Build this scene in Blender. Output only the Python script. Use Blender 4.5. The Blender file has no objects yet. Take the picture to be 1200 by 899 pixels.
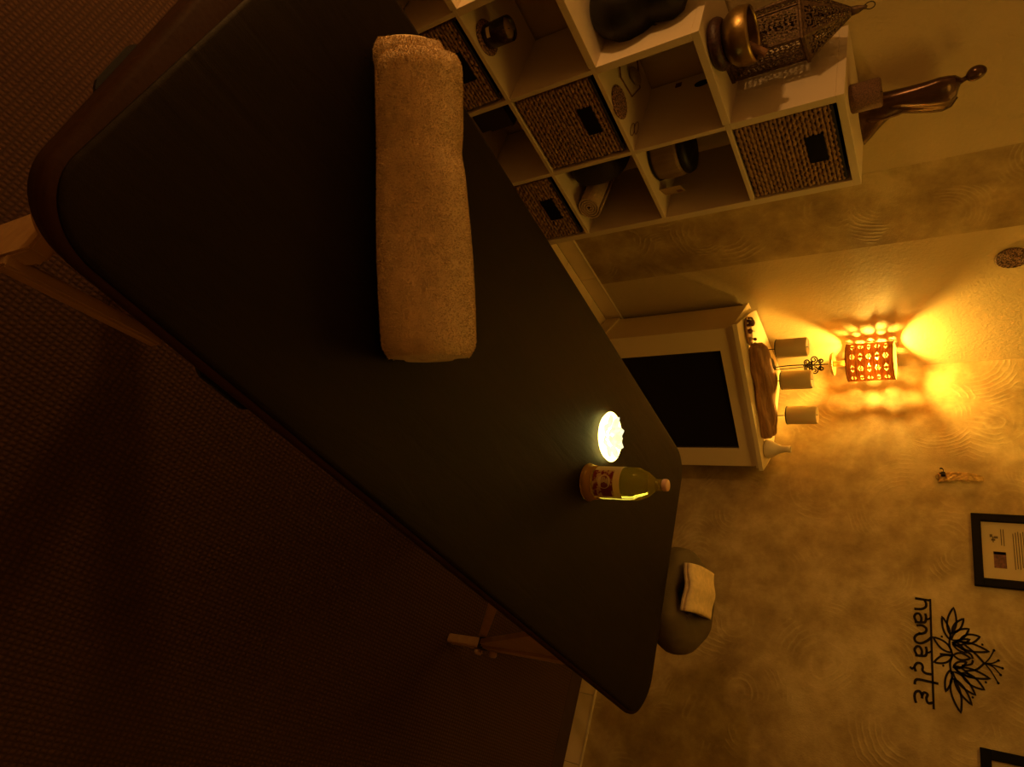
import bpy, bmesh, math, random
from mathutils import Vector, Matrix
random.seed(7)
PI = math.pi
SC = bpy.context.scene
COL = SC.collection

# ------------------------------------------------------------------ camera, world, lights, exposure
def rodrigues(v):
    v = Vector(v); a = v.length
    return Matrix.Rotation(a, 3, v / a)
F_PX = 777.323
RM = rodrigues((-0.9082960649, 0.4370251201, 0.9330506046))          # rows: right, up, back of the upright (portrait) view
right, up, back = [Vector(RM[i]) for i in range(3)]
cam_data = bpy.data.cameras.new('camera')
cam_data.sensor_width = 36.0
cam_data.lens = F_PX * 36.0 / 1200.0
cam_data.clip_start = 0.02
cam = bpy.data.objects.new('camera', cam_data)
COL.objects.link(cam)
cx, cy, cz = up, -right, back                                          # the phone lay on its side: picture right = up
cam.matrix_world = Matrix(((cx.x, cy.x, cz.x, -1.77542), (cx.y, cy.y, cz.y, -2.02351), (cx.z, cy.z, cz.z, 1.69713), (0, 0, 0, 1)))
SC.camera = cam

world = bpy.data.worlds.new('world'); SC.world = world
world.use_nodes = True
world.node_tree.nodes['Background'].inputs[0].default_value = (0.9, 0.5, 0.2, 1)
world.node_tree.nodes['Background'].inputs[1].default_value = 0.0

KEY_POS = (-2.25, 0.10, 1.02)
KEY_POWER = 33.0
KEY_COLOR = (1.0, 0.47, 0.13)
LAMP_STRENGTH = 2150.0
LAMP_COLOR = (1.0, 0.545, 0.08)
GLOW_STRENGTH = 9.0
GLOW_COLOR = (1.0, 0.86, 0.20)

kd = bpy.data.lights.new('side_lamp_light', 'POINT')                   # lamp standing by the near end of the shelf, outside the frame
kd.energy = KEY_POWER; kd.color = KEY_COLOR; kd.shadow_soft_size = 0.05
ko = bpy.data.objects.new('side_lamp_light', kd); ko.location = KEY_POS; COL.objects.link(ko)

CEIL_POWER = 5.6
cd0 = bpy.data.lights.new('ceiling_fill_light', 'AREA'); cd0.shape = 'DISK'; cd0.size = 0.9
cd0.energy = CEIL_POWER; cd0.color = (1.0, 0.53, 0.06)                    # added soft fill above the table, stands for no real lamp, outside the frame
co0 = bpy.data.objects.new('ceiling_fill_light', cd0); co0.location = (0.35, -0.9, 2.3); COL.objects.link(co0)

SC.view_settings.view_transform = 'Standard'
SC.view_settings.look = 'None'
SC.view_settings.gamma = 1.0
SC.view_settings.exposure = 0.0
SC.view_settings.use_curve_mapping = False

# ------------------------------------------------------------------ materials
class N:
    def __init__(s, name):
        s.m = bpy.data.materials.new(name); s.m.use_nodes = True
        s.t = s.m.node_tree; s.t.nodes.clear()
        s.out = s.n('ShaderNodeOutputMaterial')
    def n(s, typ, **kw):
        nd = s.t.nodes.new(typ)
        for k, v in kw.items():
            if k.startswith('i_'):
                key = k[2:]
                key = int(key) if key.isdigit() else key.replace('_', ' ')
                nd.inputs[key].default_value = v
            else: setattr(nd, k, v)
        return nd
    def l(s, a, b): s.t.links.new(a, b)
    def math(s, op, a, b=None, c=None):
        nd = s.n('ShaderNodeMath', operation=op)
        for i, v in enumerate((a, b, c)):
            if v is None: continue
            if isinstance(v, (int, float)): nd.inputs[i].default_value = v
            else: s.l(v, nd.inputs[i])
        return nd.outputs[0]
    def ramp(s, fac, stops):
        nd = s.n('ShaderNodeValToRGB'); e = nd.color_ramp.elements
        while len(e) < len(stops): e.new(0.5)
        for i, (p, c) in enumerate(stops):
            e[i].position = p; e[i].color = (c + (1,)) if len(c) == 3 else c
        s.l(fac, nd.inputs[0]); return nd.outputs[0]
    def mix(s, f, a, b, bt='MIX'):
        nd = s.n('ShaderNodeMix', data_type='RGBA', blend_type=bt)
        for sock, v in ((nd.inputs[0], f), (nd.inputs[6], a), (nd.inputs[7], b)):
            if isinstance(v, (int, float)): sock.default_value = v
            elif isinstance(v, tuple): sock.default_value = v + (1,) if len(v) == 3 else v
            else: s.l(v, sock)
        return nd.outputs[2]
    def noise(s, scale, detail=3, rough=0.5, vec=None, dist=0):
        nd = s.n('ShaderNodeTexNoise'); nd.inputs['Scale'].default_value = scale
        nd.inputs['Detail'].default_value = detail; nd.inputs['Roughness'].default_value = rough
        nd.inputs['Distortion'].default_value = dist
        if vec is None: vec = s.n('ShaderNodeTexCoord').outputs['Object']
        s.l(vec, nd.inputs['Vector']); return nd.outputs['Fac']
    def obj(s): return s.n('ShaderNodeTexCoord').outputs['Object']
    def bsdf(s, color, rough=0.5, metal=0.0, bump=None, bstr=0.3, bdist=0.01, **kw):
        b = s.n('ShaderNodeBsdfPrincipled')
        if isinstance(color, tuple): b.inputs['Base Color'].default_value = color + (1,)
        else: s.l(color, b.inputs['Base Color'])
        if isinstance(rough, (int, float)): b.inputs['Roughness'].default_value = rough
        else: s.l(rough, b.inputs['Roughness'])
        b.inputs['Metallic'].default_value = metal
        for k, v in kw.items(): b.inputs[k.replace('_', ' ')].default_value = v
        if bump is not None:
            bn = s.n('ShaderNodeBump'); bn.inputs['Strength'].default_value = bstr; bn.inputs['Distance'].default_value = bdist
            s.l(bump, bn.inputs['Height']); s.l(bn.outputs[0], b.inputs['Normal'])
        s.l(b.outputs[0], s.out.inputs[0]); s.b = b
        return s.m

def simple(name, c, rough=0.5, metal=0.0, var=0.12, scale=14, bstr=0.15, bscale=None, **kw):
    n = N(name)
    f = n.noise(scale, 4)
    lo = tuple(x * (1 - var) for x in c); hi = tuple(min(1, x * (1 + var)) for x in c)
    col = n.ramp(f, [(0.3, lo), (0.7, hi)])
    return n.bsdf(col, rough, metal, n.noise(bscale or scale * 8, 3), bstr, 0.004, **kw)

def plaster_mat():
    n = N('swirled_plaster'); o = n.obj()
    warp = n.n('ShaderNodeTexNoise'); warp.inputs['Scale'].default_value = 3.5; warp.inputs['Detail'].default_value = 2
    n.l(o, warp.inputs['Vector'])
    add = n.n('ShaderNodeVectorMath', operation='MULTIPLY_ADD'); n.l(warp.outputs['Color'], add.inputs[0])
    add.inputs[1].default_value = (0.05, 0.05, 0.05); n.l(o, add.inputs[2])
    hs = []; masks = []
    for k, (sc, off) in enumerate(((3.6, 0.0), (2.7, 5.3))):
        mp = n.n('ShaderNodeMapping'); mp.inputs['Location'].default_value = (off, off * 0.7, off * 0.3); n.l(add.outputs[0], mp.inputs[0])
        v = n.n('ShaderNodeTexVoronoi'); v.inputs['Scale'].default_value = sc; n.l(mp.outputs[0], v.inputs['Vector'])
        d = v.outputs['Distance']
        st = n.noise(30, 2, vec=o)
        ph = n.math('MULTIPLY_ADD', d, 95.0, n.math('MULTIPLY', st, 4.0))
        w = n.math('POWER', n.math('MULTIPLY_ADD', n.math('SINE', ph), 0.5, 0.5), 3.0)
        msk = n.ramp(n.noise(5.5, 2, vec=mp.outputs[0]), [(0.46, (0, 0, 0)), (0.64, (1, 1, 1))])
        sub = n.n('ShaderNodeVectorMath', operation='SUBTRACT'); n.l(mp.outputs[0], sub.inputs[0]); n.l(v.outputs['Position'], sub.inputs[1])
        nm = n.n('ShaderNodeVectorMath', operation='NORMALIZE'); n.l(sub.outputs[0], nm.inputs[0])
        cc = n.n('ShaderNodeVectorMath', operation='SUBTRACT'); n.l(v.outputs['Color'], cc.inputs[0]); cc.inputs[1].default_value = (0.5, 0.5, 0.5)
        nc = n.n('ShaderNodeVectorMath', operation='NORMALIZE'); n.l(cc.outputs[0], nc.inputs[0])
        dt = n.n('ShaderNodeVectorMath', operation='DOT_PRODUCT'); n.l(nm.outputs[0], dt.inputs[0]); n.l(nc.outputs[0], dt.inputs[1])
        sect = n.ramp(dt.outputs['Value'], [(0.25, (0, 0, 0)), (0.60, (1, 1, 1))])                 # a sweep of the brush, not a full ring
        far = n.ramp(d, [(0.16, (0, 0, 0)), (0.30, (1, 1, 1))])
        hs.append(n.math('MULTIPLY', n.math('MULTIPLY', w, msk), n.math('MULTIPLY', sect, far))); masks.append(d)
    h = n.math('ADD', hs[0], hs[1])
    big = n.noise(2.2, 5, 0.6, add.outputs[0]); fine = n.noise(150, 3, 0.6, o); mid = n.noise(6.5, 6, 0.68, add.outputs[0])
    c = n.ramp(n.math('MULTIPLY_ADD', mid, 0.5, n.math('MULTIPLY', big, 0.5)), [(0.38, (0.28, 0.19, 0.075)), (0.50, (0.42, 0.31, 0.135)), (0.62, (0.58, 0.46, 0.23))])
    c = n.mix(n.math('MULTIPLY', h, 0.30), c, (0.66, 0.54, 0.30))
    r = n.ramp(mid, [(0.35, (0.62,) * 3), (0.65, (0.40,) * 3)])
    hh = n.math('ADD', n.math('MULTIPLY', h, 0.95), n.math('ADD', n.math('MULTIPLY', fine, 0.8), n.math('MULTIPLY', mid, 0.5)))
    return n.bsdf(c, r, 0.0, hh, 0.32, 0.005)

def stucco_mat():
    n = N('painted_stucco'); o = n.obj()
    c = n.ramp(n.noise(1.7, 3, vec=o), [(0.3, (0.54, 0.43, 0.22)), (0.7, (0.62, 0.50, 0.27))])
    h = n.math('ADD', n.noise(95, 2, 0.55, o), n.math('MULTIPLY', n.noise(38, 2, 0.5, o), 0.8))
    return n.bsdf(c, 0.5, 0.0, h, 0.38, 0.005)

def carpet_mat():
    n = N('woven_carpet'); o = n.obj()
    sx = n.n('ShaderNodeSeparateXYZ'); n.l(o, sx.inputs[0])
    wob = n.noise(14, 2, vec=o)
    gx = n.math('MULTIPLY_ADD', wob, 1.6, n.math('MULTIPLY', sx.outputs[0], 2 * PI / 0.0165))
    gy = n.math('MULTIPLY_ADD', wob, 1.6, n.math('MULTIPLY', sx.outputs[1], 2 * PI / 0.0128))
    a = n.math('MULTIPLY_ADD', n.math('SINE', gx), 0.5, 0.5); b = n.math('MULTIPLY_ADD', n.math('SINE', gy), 0.5, 0.5)
    g = n.math('MULTIPLY', n.math('POWER', a, 0.6), n.math('POWER', b, 0.6))
    fib = n.noise(260, 2, 0.7, o); big = n.noise(5, 3, vec=o)
    k = n.math('ADD', n.math('MULTIPLY', g, 0.40), n.math('MULTIPLY', fib, 0.60))
    c = n.ramp(k, [(0.15, (0.026, 0.010, 0.005)), (0.5, (0.064, 0.028, 0.015)), (0.85, (0.112, 0.053, 0.030))])
    c = n.mix(n.math('MULTIPLY', big, 0.35), c, (0.06, 0.024, 0.014))
    return n.bsdf(c, 0.95, 0.0, n.math('ADD', n.math('MULTIPLY', g, 1.0), n.math('MULTIPLY', fib, 0.6)), 0.6, 0.004)

def wood_mat(name, c1, c2, rough=0.45, axis=0, scale=7):
    n = N(name); o = n.obj()
    mp = n.n('ShaderNodeMapping'); s = [scale * 4] * 3; s[axis] = scale * 0.35; mp.inputs['Scale'].default_value = s; n.l(o, mp.inputs[0])
    f = n.noise(1.0, 5, 0.6, mp.outputs[0], 0.6)
    return n.bsdf(n.ramp(f, [(0.3, c1), (0.7, c2)]), rough, 0.0, f, 0.25, 0.004)

M = {}
M['plaster'] = plaster_mat()
M['stucco'] = stucco_mat()
M['ceiling'] = simple('ceiling_paint', (0.80, 0.76, 0.68), 0.8)
M['carpet'] = carpet_mat()
M['carpet_edge'] = simple('carpet_binding', (0.05, 0.025, 0.017), 0.95, bscale=200, bstr=0.5)
M['tile'] = simple('cream_tile', (0.78, 0.64, 0.40), 0.35, scale=5, var=0.1)
M['grout'] = simple('dark_grout', (0.10, 0.08, 0.05), 0.9)
M['shelf'] = simple('cream_laminate', (0.66, 0.56, 0.38), 0.5, var=0.04, scale=3, bstr=0.03)
M['mantel'] = simple('cream_mantel_paint', (0.78, 0.65, 0.40), 0.45, var=0.03, scale=3, bstr=0.04)
M['black_glass'] = simple('black_fire_glass', (0.012, 0.011, 0.010), 0.12, var=0.0, bstr=0.0)
M['black'] = simple('black_paint', (0.006, 0.005, 0.004), 0.7, bstr=0.05, Specular_IOR_Level=0.12)
M['black_fabric'] = simple('black_strap', (0.008, 0.008, 0.009), 0.7, bscale=300)
M['cover'] = None
def cover_mat(name, lo, hi, rough=0.72, spec=0.13, sheen=0.05):
    n = N(name); o = n.obj()
    mp = n.n('ShaderNodeMapping'); mp.inputs['Scale'].default_value = (1.2, 5, 3); n.l(o, mp.inputs[0])
    f = n.noise(2.0, 4, 0.6, mp.outputs[0], 0.4); fine = n.noise(420, 2, 0.6, o); w = n.noise(3.2, 4, 0.55, mp.outputs[0], 1.0)
    return n.bsdf(n.ramp(f, [(0.3, lo), (0.7, hi)]), rough, 0.0, n.math('ADD', n.math('MULTIPLY', w, 1.6), n.math('MULTIPLY', fine, 0.3)), 0.16, 0.010,
                  Sheen_Weight=sheen, Sheen_Roughness=0.4, Sheen_Tint=(0.5, 0.28, 0.10, 1), Specular_IOR_Level=spec, Specular_Tint=(1.0, 0.82, 0.6, 1))
M['cover'] = cover_mat('dark_brown_flannel', (0.0034, 0.0015, 0.0005), (0.0062, 0.0029, 0.0010), 0.60, 0.15, 0.008)
M['vinyl'] = simple('brown_vinyl', (0.036, 0.013, 0.004), 0.65, var=0.12, scale=9, bstr=0.2, bscale=90, Specular_IOR_Level=0.1)
M['head_cover'] = cover_mat('olive_brown_flannel', (0.085, 0.062, 0.036), (0.12, 0.088, 0.05))
M['leg_wood'] = wood_mat('beech_leg', (0.36, 0.22, 0.10), (0.48, 0.31, 0.15), 0.45, 0)
M['terry'] = simple('cream_terry', (0.74, 0.56, 0.32), 0.95, var=0.10, scale=40, bscale=330, bstr=0.6, Sheen_Weight=0.2)
M['towel_tan'] = simple('tan_terry', (0.72, 0.54, 0.30), 0.95, var=0.12, scale=60, bscale=320, bstr=0.6)
M['towel_roll'] = simple('pale_towel', (0.50, 0.36, 0.22), 0.95, var=0.1, scale=60, bscale=300, bstr=0.5)
M['brass'] = simple('hammered_brass', (0.30, 0.21, 0.075), 0.34, 1.0, var=0.15, scale=20, bstr=0.25, bscale=60)
M['dark_red'] = simple('dark_red_cushion', (0.026, 0.006, 0.005), 0.5, var=0.5, scale=60, bscale=140, bstr=0.6)
M['mallet'] = wood_mat('mallet_wood', (0.16, 0.075, 0.03), (0.25, 0.12, 0.05), 0.5, 0, 12)
M['bronze'] = simple('dark_bronze', (0.085, 0.042, 0.022), 0.25, 0.6, var=0.25, scale=12, bstr=0.06)
M['glitter'] = simple('brown_glitter_wax', (0.15, 0.075, 0.042), 0.5, 0.2, var=0.6, scale=320, bscale=400, bstr=0.9)
M['lantern'] = simple('antique_lantern_metal', (0.12, 0.075, 0.042), 0.5, 0.7, var=0.4, scale=90, bstr=0.4, bscale=180)
M['seagrass'] = None
n_ = N('seagrass_braid'); f_ = n_.noise(55, 4, 0.7); M['seagrass'] = n_.bsdf(n_.ramp(f_, [(0.3, (0.15, 0.075, 0.034)), (0.5, (0.26, 0.145, 0.065)), (0.72, (0.42, 0.26, 0.125))]), 0.75, 0.0, n_.noise(240, 2), 0.5, 0.003)
M['liner'] = simple('black_liner', (0.012, 0.009, 0.008), 0.8)
n_ = N('brown_wicker'); M['wicker'] = n_.bsdf(n_.ramp(n_.noise(170, 1, 0.4), [(0.44, (0.045, 0.016, 0.010)), (0.56, (0.36, 0.20, 0.13))]), 0.6, 0.0, n_.noise(200, 2), 0.5, 0.003)
M['candle'] = None
n_ = N('cream_wax'); M['candle'] = n_.bsdf(n_.ramp(n_.noise(9, 3), [(0.3, (0.80, 0.63, 0.31)), (0.7, (0.86, 0.69, 0.36))]), 0.5, 0.0, n_.noise(70, 2), 0.1, 0.003, Subsurface_Weight=0.4, Subsurface_Radius=(0.02, 0.012, 0.005), Subsurface_Scale=0.4)
M['iron'] = simple('wrought_iron', (0.025, 0.016, 0.011), 0.5, 0.5, var=0.3, bstr=0.3)
M['driftwood'] = wood_mat('driftwood', (0.20, 0.095, 0.035), (0.55, 0.30, 0.13), 0.55, 0, 14)
M['ceramic'] = simple('cream_ceramic', (0.66, 0.56, 0.38), 0.4, var=0.06, scale=20, bstr=0.05)
M['trinket_brown'] = simple('brown_carving', (0.13, 0.05, 0.03), 0.4, var=0.4, scale=60)
M['gold'] = simple('gold_leaf', (0.50, 0.33, 0.12), 0.4, 0.85, var=0.3, scale=60, bscale=60, bstr=0.9)
M['decal'] = simple('dark_brown_decal', (0.010, 0.005, 0.003), 0.6, var=0.1, bstr=0.05, Specular_IOR_Level=0.15)
M['paper'] = simple('certificate_paper', (0.52, 0.42, 0.25), 0.6, var=0.05, scale=6, bstr=0.03)
M['ink'] = simple('printed_ink', (0.11, 0.075, 0.04), 0.7, var=0.3, scale=200, bstr=0.0)
M['ink_red'] = simple('printed_plum', (0.14, 0.05, 0.04), 0.6, var=0.5, scale=90, bstr=0.0)
M['pot'] = wood_mat('dark_pot_wood', (0.13, 0.075, 0.03), (0.21, 0.13, 0.055), 0.55, 2, 10)
M['tag'] = simple('kraft_card', (0.34, 0.23, 0.10), 0.7, var=0.1)
M['dark_cushion'] = simple('charcoal_cushion', (0.018, 0.012, 0.009), 0.8, var=0.2, bscale=260)
M['dark_ceramic'] = simple('black_glazed_ceramic', (0.008, 0.006, 0.005), 0.5, var=0.3, scale=9, bstr=0.1, Specular_IOR_Level=0.3)
M['jar'] = simple('dark_plum_glass', (0.020, 0.008, 0.008), 0.25, var=0.1, bstr=0.0)
M['wax'] = simple('tan_wax', (0.30, 0.18, 0.09), 0.5, var=0.1)
M['slate'] = simple('dark_box', (0.045, 0.028, 0.018), 0.6)
M['stone'] = simple('grey_brown_stone', (0.22, 0.15, 0.075), 0.6, var=0.2, scale=30)
M['red_tag'] = simple('dark_red_plaque', (0.10, 0.015, 0.010), 0.5)
# lamp shade: thin veneer, passes a little light
n_ = N('pierced_veneer'); o_ = n_.obj()
mp_ = n_.n('ShaderNodeMapping'); mp_.inputs['Scale'].default_value = (18, 18, 240); n_.l(o_, mp_.inputs[0])
c_ = n_.ramp(n_.noise(1.0, 3, 0.6, mp_.outputs[0]), [(0.3, (0.20, 0.085, 0.025)), (0.7, (0.50, 0.26, 0.09))])
d_ = n_.n('ShaderNodeBsdfDiffuse'); n_.l(c_, d_.inputs[0]); t_ = n_.n('ShaderNodeBsdfTranslucent'); n_.l(c_, t_.inputs[0])
x_ = n_.n('ShaderNodeMixShader'); x_.inputs[0].default_value = 0.22; n_.l(d_.outputs[0], x_.inputs[1]); n_.l(t_.outputs[0], x_.inputs[2]); n_.l(x_.outputs[0], n_.out.inputs[0])
M['shade'] = n_.m
n_ = N('lamp_bulb'); e_ = n_.n('ShaderNodeEmission'); e_.inputs[0].default_value = LAMP_COLOR + (1,); e_.inputs[1].default_value = LAMP_STRENGTH; n_.l(e_.outputs[0], n_.out.inputs[0]); M['bulb'] = n_.m
n_ = N('lit_lotus_glass'); o_ = n_.obj()
e_ = n_.n('ShaderNodeEmission'); n_.l(n_.ramp(n_.noise(30, 2), [(0.35, (1.0, 0.74, 0.16)), (0.6, GLOW_COLOR)]), e_.inputs[0]); e_.inputs[1].default_value = GLOW_STRENGTH; n_.l(e_.outputs[0], n_.out.inputs[0]); M['glow'] = n_.m
n_ = N('lit_petal_glass'); e_ = n_.n('ShaderNodeEmission'); n_.l(n_.ramp(n_.noise(45, 2), [(0.35, (1.0, 0.86, 0.42)), (0.6, (1.0, 0.95, 0.62))]), e_.inputs[0]); e_.inputs[1].default_value = 1.25; n_.l(e_.outputs[0], n_.out.inputs[0]); M['glow_petal'] = n_.m
# bottle glass and oil
n_ = N('oil_filled_glass')
M['bottle'] = n_.bsdf((0.95, 0.88, 0.45), 0.02, 0.0, None, Transmission_Weight=1.0, IOR=1.45)
def mixed_glass(name, gc, tc, f, ior=1.45, r=0.02):
    n = N(name); g = n.n('ShaderNodeBsdfGlass'); g.inputs['Color'].default_value = gc + (1,); g.inputs['IOR'].default_value = ior; g.inputs['Roughness'].default_value = r
    t = n.n('ShaderNodeBsdfTranslucent'); t.inputs[0].default_value = tc + (1,); d = n.n('ShaderNodeBsdfDiffuse'); d.inputs[0].default_value = tc + (1,)
    a = n.n('ShaderNodeMixShader'); n.l(t.outputs[0], a.inputs[1]); n.l(d.outputs[0], a.inputs[2]); a.inputs[0].default_value = 0.5
    x = n.n('ShaderNodeMixShader'); x.inputs[0].default_value = f; n.l(g.outputs[0], x.inputs[1]); n.l(a.outputs[0], x.inputs[2]); n.l(x.outputs[0], n.out.inputs[0]); return n.m
M['amber'] = mixed_glass('amber_glass', (1.0, 0.75, 0.25), (0.80, 0.48, 0.08), 0.34)
M['bottle'] = mixed_glass('cloudy_oil_glass', (0.95, 0.88, 0.40), (0.42, 0.36, 0.04), 0.30, 1.45, 0.10)
n_ = N('bottle_label'); o_ = n_.obj()
c_ = n_.ramp(n_.noise(75, 2, 0.6), [(0.40, (0.60, 0.42, 0.17)), (0.47, (0.50, 0.30, 0.14)), (0.53, (0.24, 0.04, 0.03))])
d_ = n_.n('ShaderNodeBsdfDiffuse'); n_.l(c_, d_.inputs[0]); t_ = n_.n('ShaderNodeBsdfTranslucent'); n_.l(c_, t_.inputs[0])
x_ = n_.n('ShaderNodeMixShader'); x_.inputs[0].default_value = 0.5; n_.l(d_.outputs[0], x_.inputs[1]); n_.l(t_.outputs[0], x_.inputs[2]); n_.l(x_.outputs[0], n_.out.inputs[0])
M['label_floral'] = n_.m
def translucent(name, c, f=0.5):
    n = N(name)
    d = n.n('ShaderNodeBsdfDiffuse'); d.inputs[0].default_value = c + (1,); t = n.n('ShaderNodeBsdfTranslucent'); t.inputs[0].default_value = c + (1,)
    x = n.n('ShaderNodeMixShader'); x.inputs[0].default_value = f; n.l(d.outputs[0], x.inputs[1]); n.l(t.outputs[0], x.inputs[2]); n.l(x.outputs[0], n.out.inputs[0]); return n.m
M['label_cream'] = translucent('label_cream_paper', (0.72, 0.58, 0.25))
M['label_plum'] = translucent('label_plum_paper', (0.26, 0.05, 0.04), 0.4)
M['cap'] = simple('blush_cap', (0.62, 0.38, 0.26), 0.45, var=0.05, bstr=0.03)

# ------------------------------------------------------------------ mesh helpers
def mesh_obj(name, bm, mat=None, parent=None, smooth=False, loc=None, rot=None):
    me = bpy.data.meshes.new(name); bm.normal_update(); bm.to_mesh(me); bm.free()
    if smooth:
        for p in me.polygons: p.use_smooth = True
        if smooth != 'all':
            me.set_sharp_from_angle(angle=math.radians(40))
    o = bpy.data.objects.new(name, me); COL.objects.link(o)
    if mat is not None: me.materials.append(M[mat] if isinstance(mat, str) else mat)
    if parent is not None: o.parent = parent
    if loc: o.location = loc
    if rot: o.rotation_euler = rot
    return o
def tag(o, label, cat, group=None, kind=None):
    if label: o['label'] = label
    if cat: o['category'] = cat
    if group: o['group'] = group
    if kind: o['kind'] = kind
    return o
def thing(name, label, cat, loc=(0, 0, 0), rz=0.0, group=None, rot=None):
    o = bpy.data.objects.new(name, None); COL.objects.link(o)
    o.empty_display_size = 0.05; o.location = loc; o.rotation_euler = rot if rot else (0, 0, rz)
    return tag(o, label, cat, group)
def new(): return bmesh.new()
def box(bm, x0, x1, y0, y1, z0, z1, bev=0.0):
    vs = [bm.verts.new((x, y, z)) for z in (z0, z1) for y in (y0, y1) for x in (x0, x1)]
    fs = [bm.faces.new([vs[i] for i in f]) for f in ((0, 2, 3, 1), (4, 5, 7, 6), (0, 1, 5, 4), (2, 6, 7, 3), (0, 4, 6, 2), (1, 3, 7, 5))]
    if bev > 0:
        es = set(e for f in fs for e in f.edges)
        bmesh.ops.bevel(bm, geom=list(es), offset=bev, segments=2, affect='EDGES', profile=0.5)
    return bm
def bx(*a, **k): return box(new(), *a, **k)
def lathe(bm, prof, seg=32, cap=True, ax=None):
    """prof: list of (r,z); ax: optional 3x3/4x4 matrix"""
    rings = []
    for r, z in prof:
        ring = []
        for i in range(seg):
            a = 2 * PI * i / seg
            v = Vector((r * math.cos(a), r * math.sin(a), z))
            ring.append(bm.verts.new(ax @ v if ax else v))
        rings.append(ring)
    for A, B in zip(rings, rings[1:]):
        for i in range(seg):
            bm.faces.new((A[i], A[(i + 1) % seg], B[(i + 1) % seg], B[i]))
    if cap:
        if prof[0][0] > 1e-5: bm.faces.new(list(reversed(rings[0])))
        if prof[-1][0] > 1e-5: bm.faces.new(rings[-1])
    return bm
def tube(bm, pts, r, seg=8, closed=False):
    pts = [Vector(p) for p in pts]; n = len(pts)
    rad = r if isinstance(r, (list, tuple)) else [r] * n
    rings = []; prev = None
    for i, p in enumerate(pts):
        if closed: t = pts[(i + 1) % n] - pts[i - 1]
        else: t = pts[min(i + 1, n - 1)] - pts[max(i - 1, 0)]
        t.normalize()
        ref = prev if prev is not None else (Vector((0, 0, 1)) if abs(t.z) < 0.9 else Vector((1, 0, 0)))
        a = ref - t * ref.dot(t)
        if a.length < 1e-6: a = t.orthogonal()
        a.normalize(); b = t.cross(a); prev = a
        rings.append([bm.verts.new(p + (a * math.cos(2 * PI * k / seg) + b * math.sin(2 * PI * k / seg)) * rad[i]) for k in range(seg)])
    rng = range(n) if closed else range(n - 1)
    for i in rng:
        A, B = rings[i], rings[(i + 1) % n]
        for k in range(seg): bm.faces.new((A[k], A[(k + 1) % seg], B[(k + 1) % seg], B[k]))
    if not closed:
        bm.faces.new(list(reversed(rings[0]))); bm.faces.new(rings[-1])
    return bm
def smooth_pts(pts, n=8):
    """Catmull-Rom through pts"""
    P = [Vector(p) for p in pts]; out = []
    for i in range(len(P) - 1):
        p0 = P[max(i - 1, 0)]; p1 = P[i]; p2 = P[i + 1]; p3 = P[min(i + 2, len(P) - 1)]
        for k in range(n):
            t = k / n
            out.append(0.5 * ((2 * p1) + (p2 - p0) * t + (2 * p0 - 5 * p1 + 4 * p2 - p3) * t * t + (3 * p1 - p0 - 3 * p2 + p3) * t ** 3))
    out.append(P[-1]); return out
def prism(bm, poly, z0, z1):
    a = [bm.verts.new((x, y, z0)) for x, y in poly]; b = [bm.verts.new((x, y, z1)) for x, y in poly]
    n = len(poly)
    bm.faces.new(list(reversed(a))); bm.faces.new(b)
    for i in range(n): bm.faces.new((a[i], a[(i + 1) % n], b[(i + 1) % n], b[i]))
    bmesh.ops.recalc_face_normals(bm, faces=bm.faces)
    return bm
def round_poly(poly, radii, seg=10):
    out = []; n = len(poly)
    for i in range(n):
        p = Vector(poly[i]); a = Vector(poly[i - 1]); b = Vector(poly[(i + 1) % n]); r = radii[i]
        u = (a - p).normalized(); v = (b - p).normalized()
        ang = u.angle(v); d = r / math.tan(ang / 2)
        s = p + u * d; c = p + (u + v).normalized() * (r / math.sin(ang / 2))
        a0 = math.atan2(s.y - c.y, s.x - c.x); e = p + v * d; a1 = math.atan2(e.y - c.y, e.x - c.x)
        da = (a1 - a0 + PI) % (2 * PI) - PI
        for k in range(seg + 1): out.append(Vector((c.x + r * math.cos(a0 + da * k / seg), c.y + r * math.sin(a0 + da * k / seg))))
    return out

# ------------------------------------------------------------------ the room
ZF = -0.095; XW = 1.69; YW = 0.385; ZC = 2.35; XB = -3.3; YB = -3.4
def struct(name, bm, mat, label=None, parent=None):
    o = mesh_obj(name, bm, mat, parent)
    if parent is None: o['kind'] = 'structure'
    if label: o['label'] = label
    return o
struct('floor', bx(XB, XW, YB, YW, ZF - 0.1, ZF - 0.004), 'grout', 'floor under the carpet, cream tiles showing along the left wall')
fl = bpy.data.objects['floor']
x = -1.5
while x < XW - 0.05:
    mesh_obj('tile', bx(x + 0.0015, min(x + 0.3285, XW), 0.06, YW - 0.016, ZF - 0.004, ZF, bev=0.001), 'tile', fl); x += 0.33
wl = struct('wall_left', bx(XB, XW + 0.1, YW, YW + 0.1, ZF - 0.1, ZC), 'stucco', 'stippled painted wall behind the cube shelf with one swirled plaster band')
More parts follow.
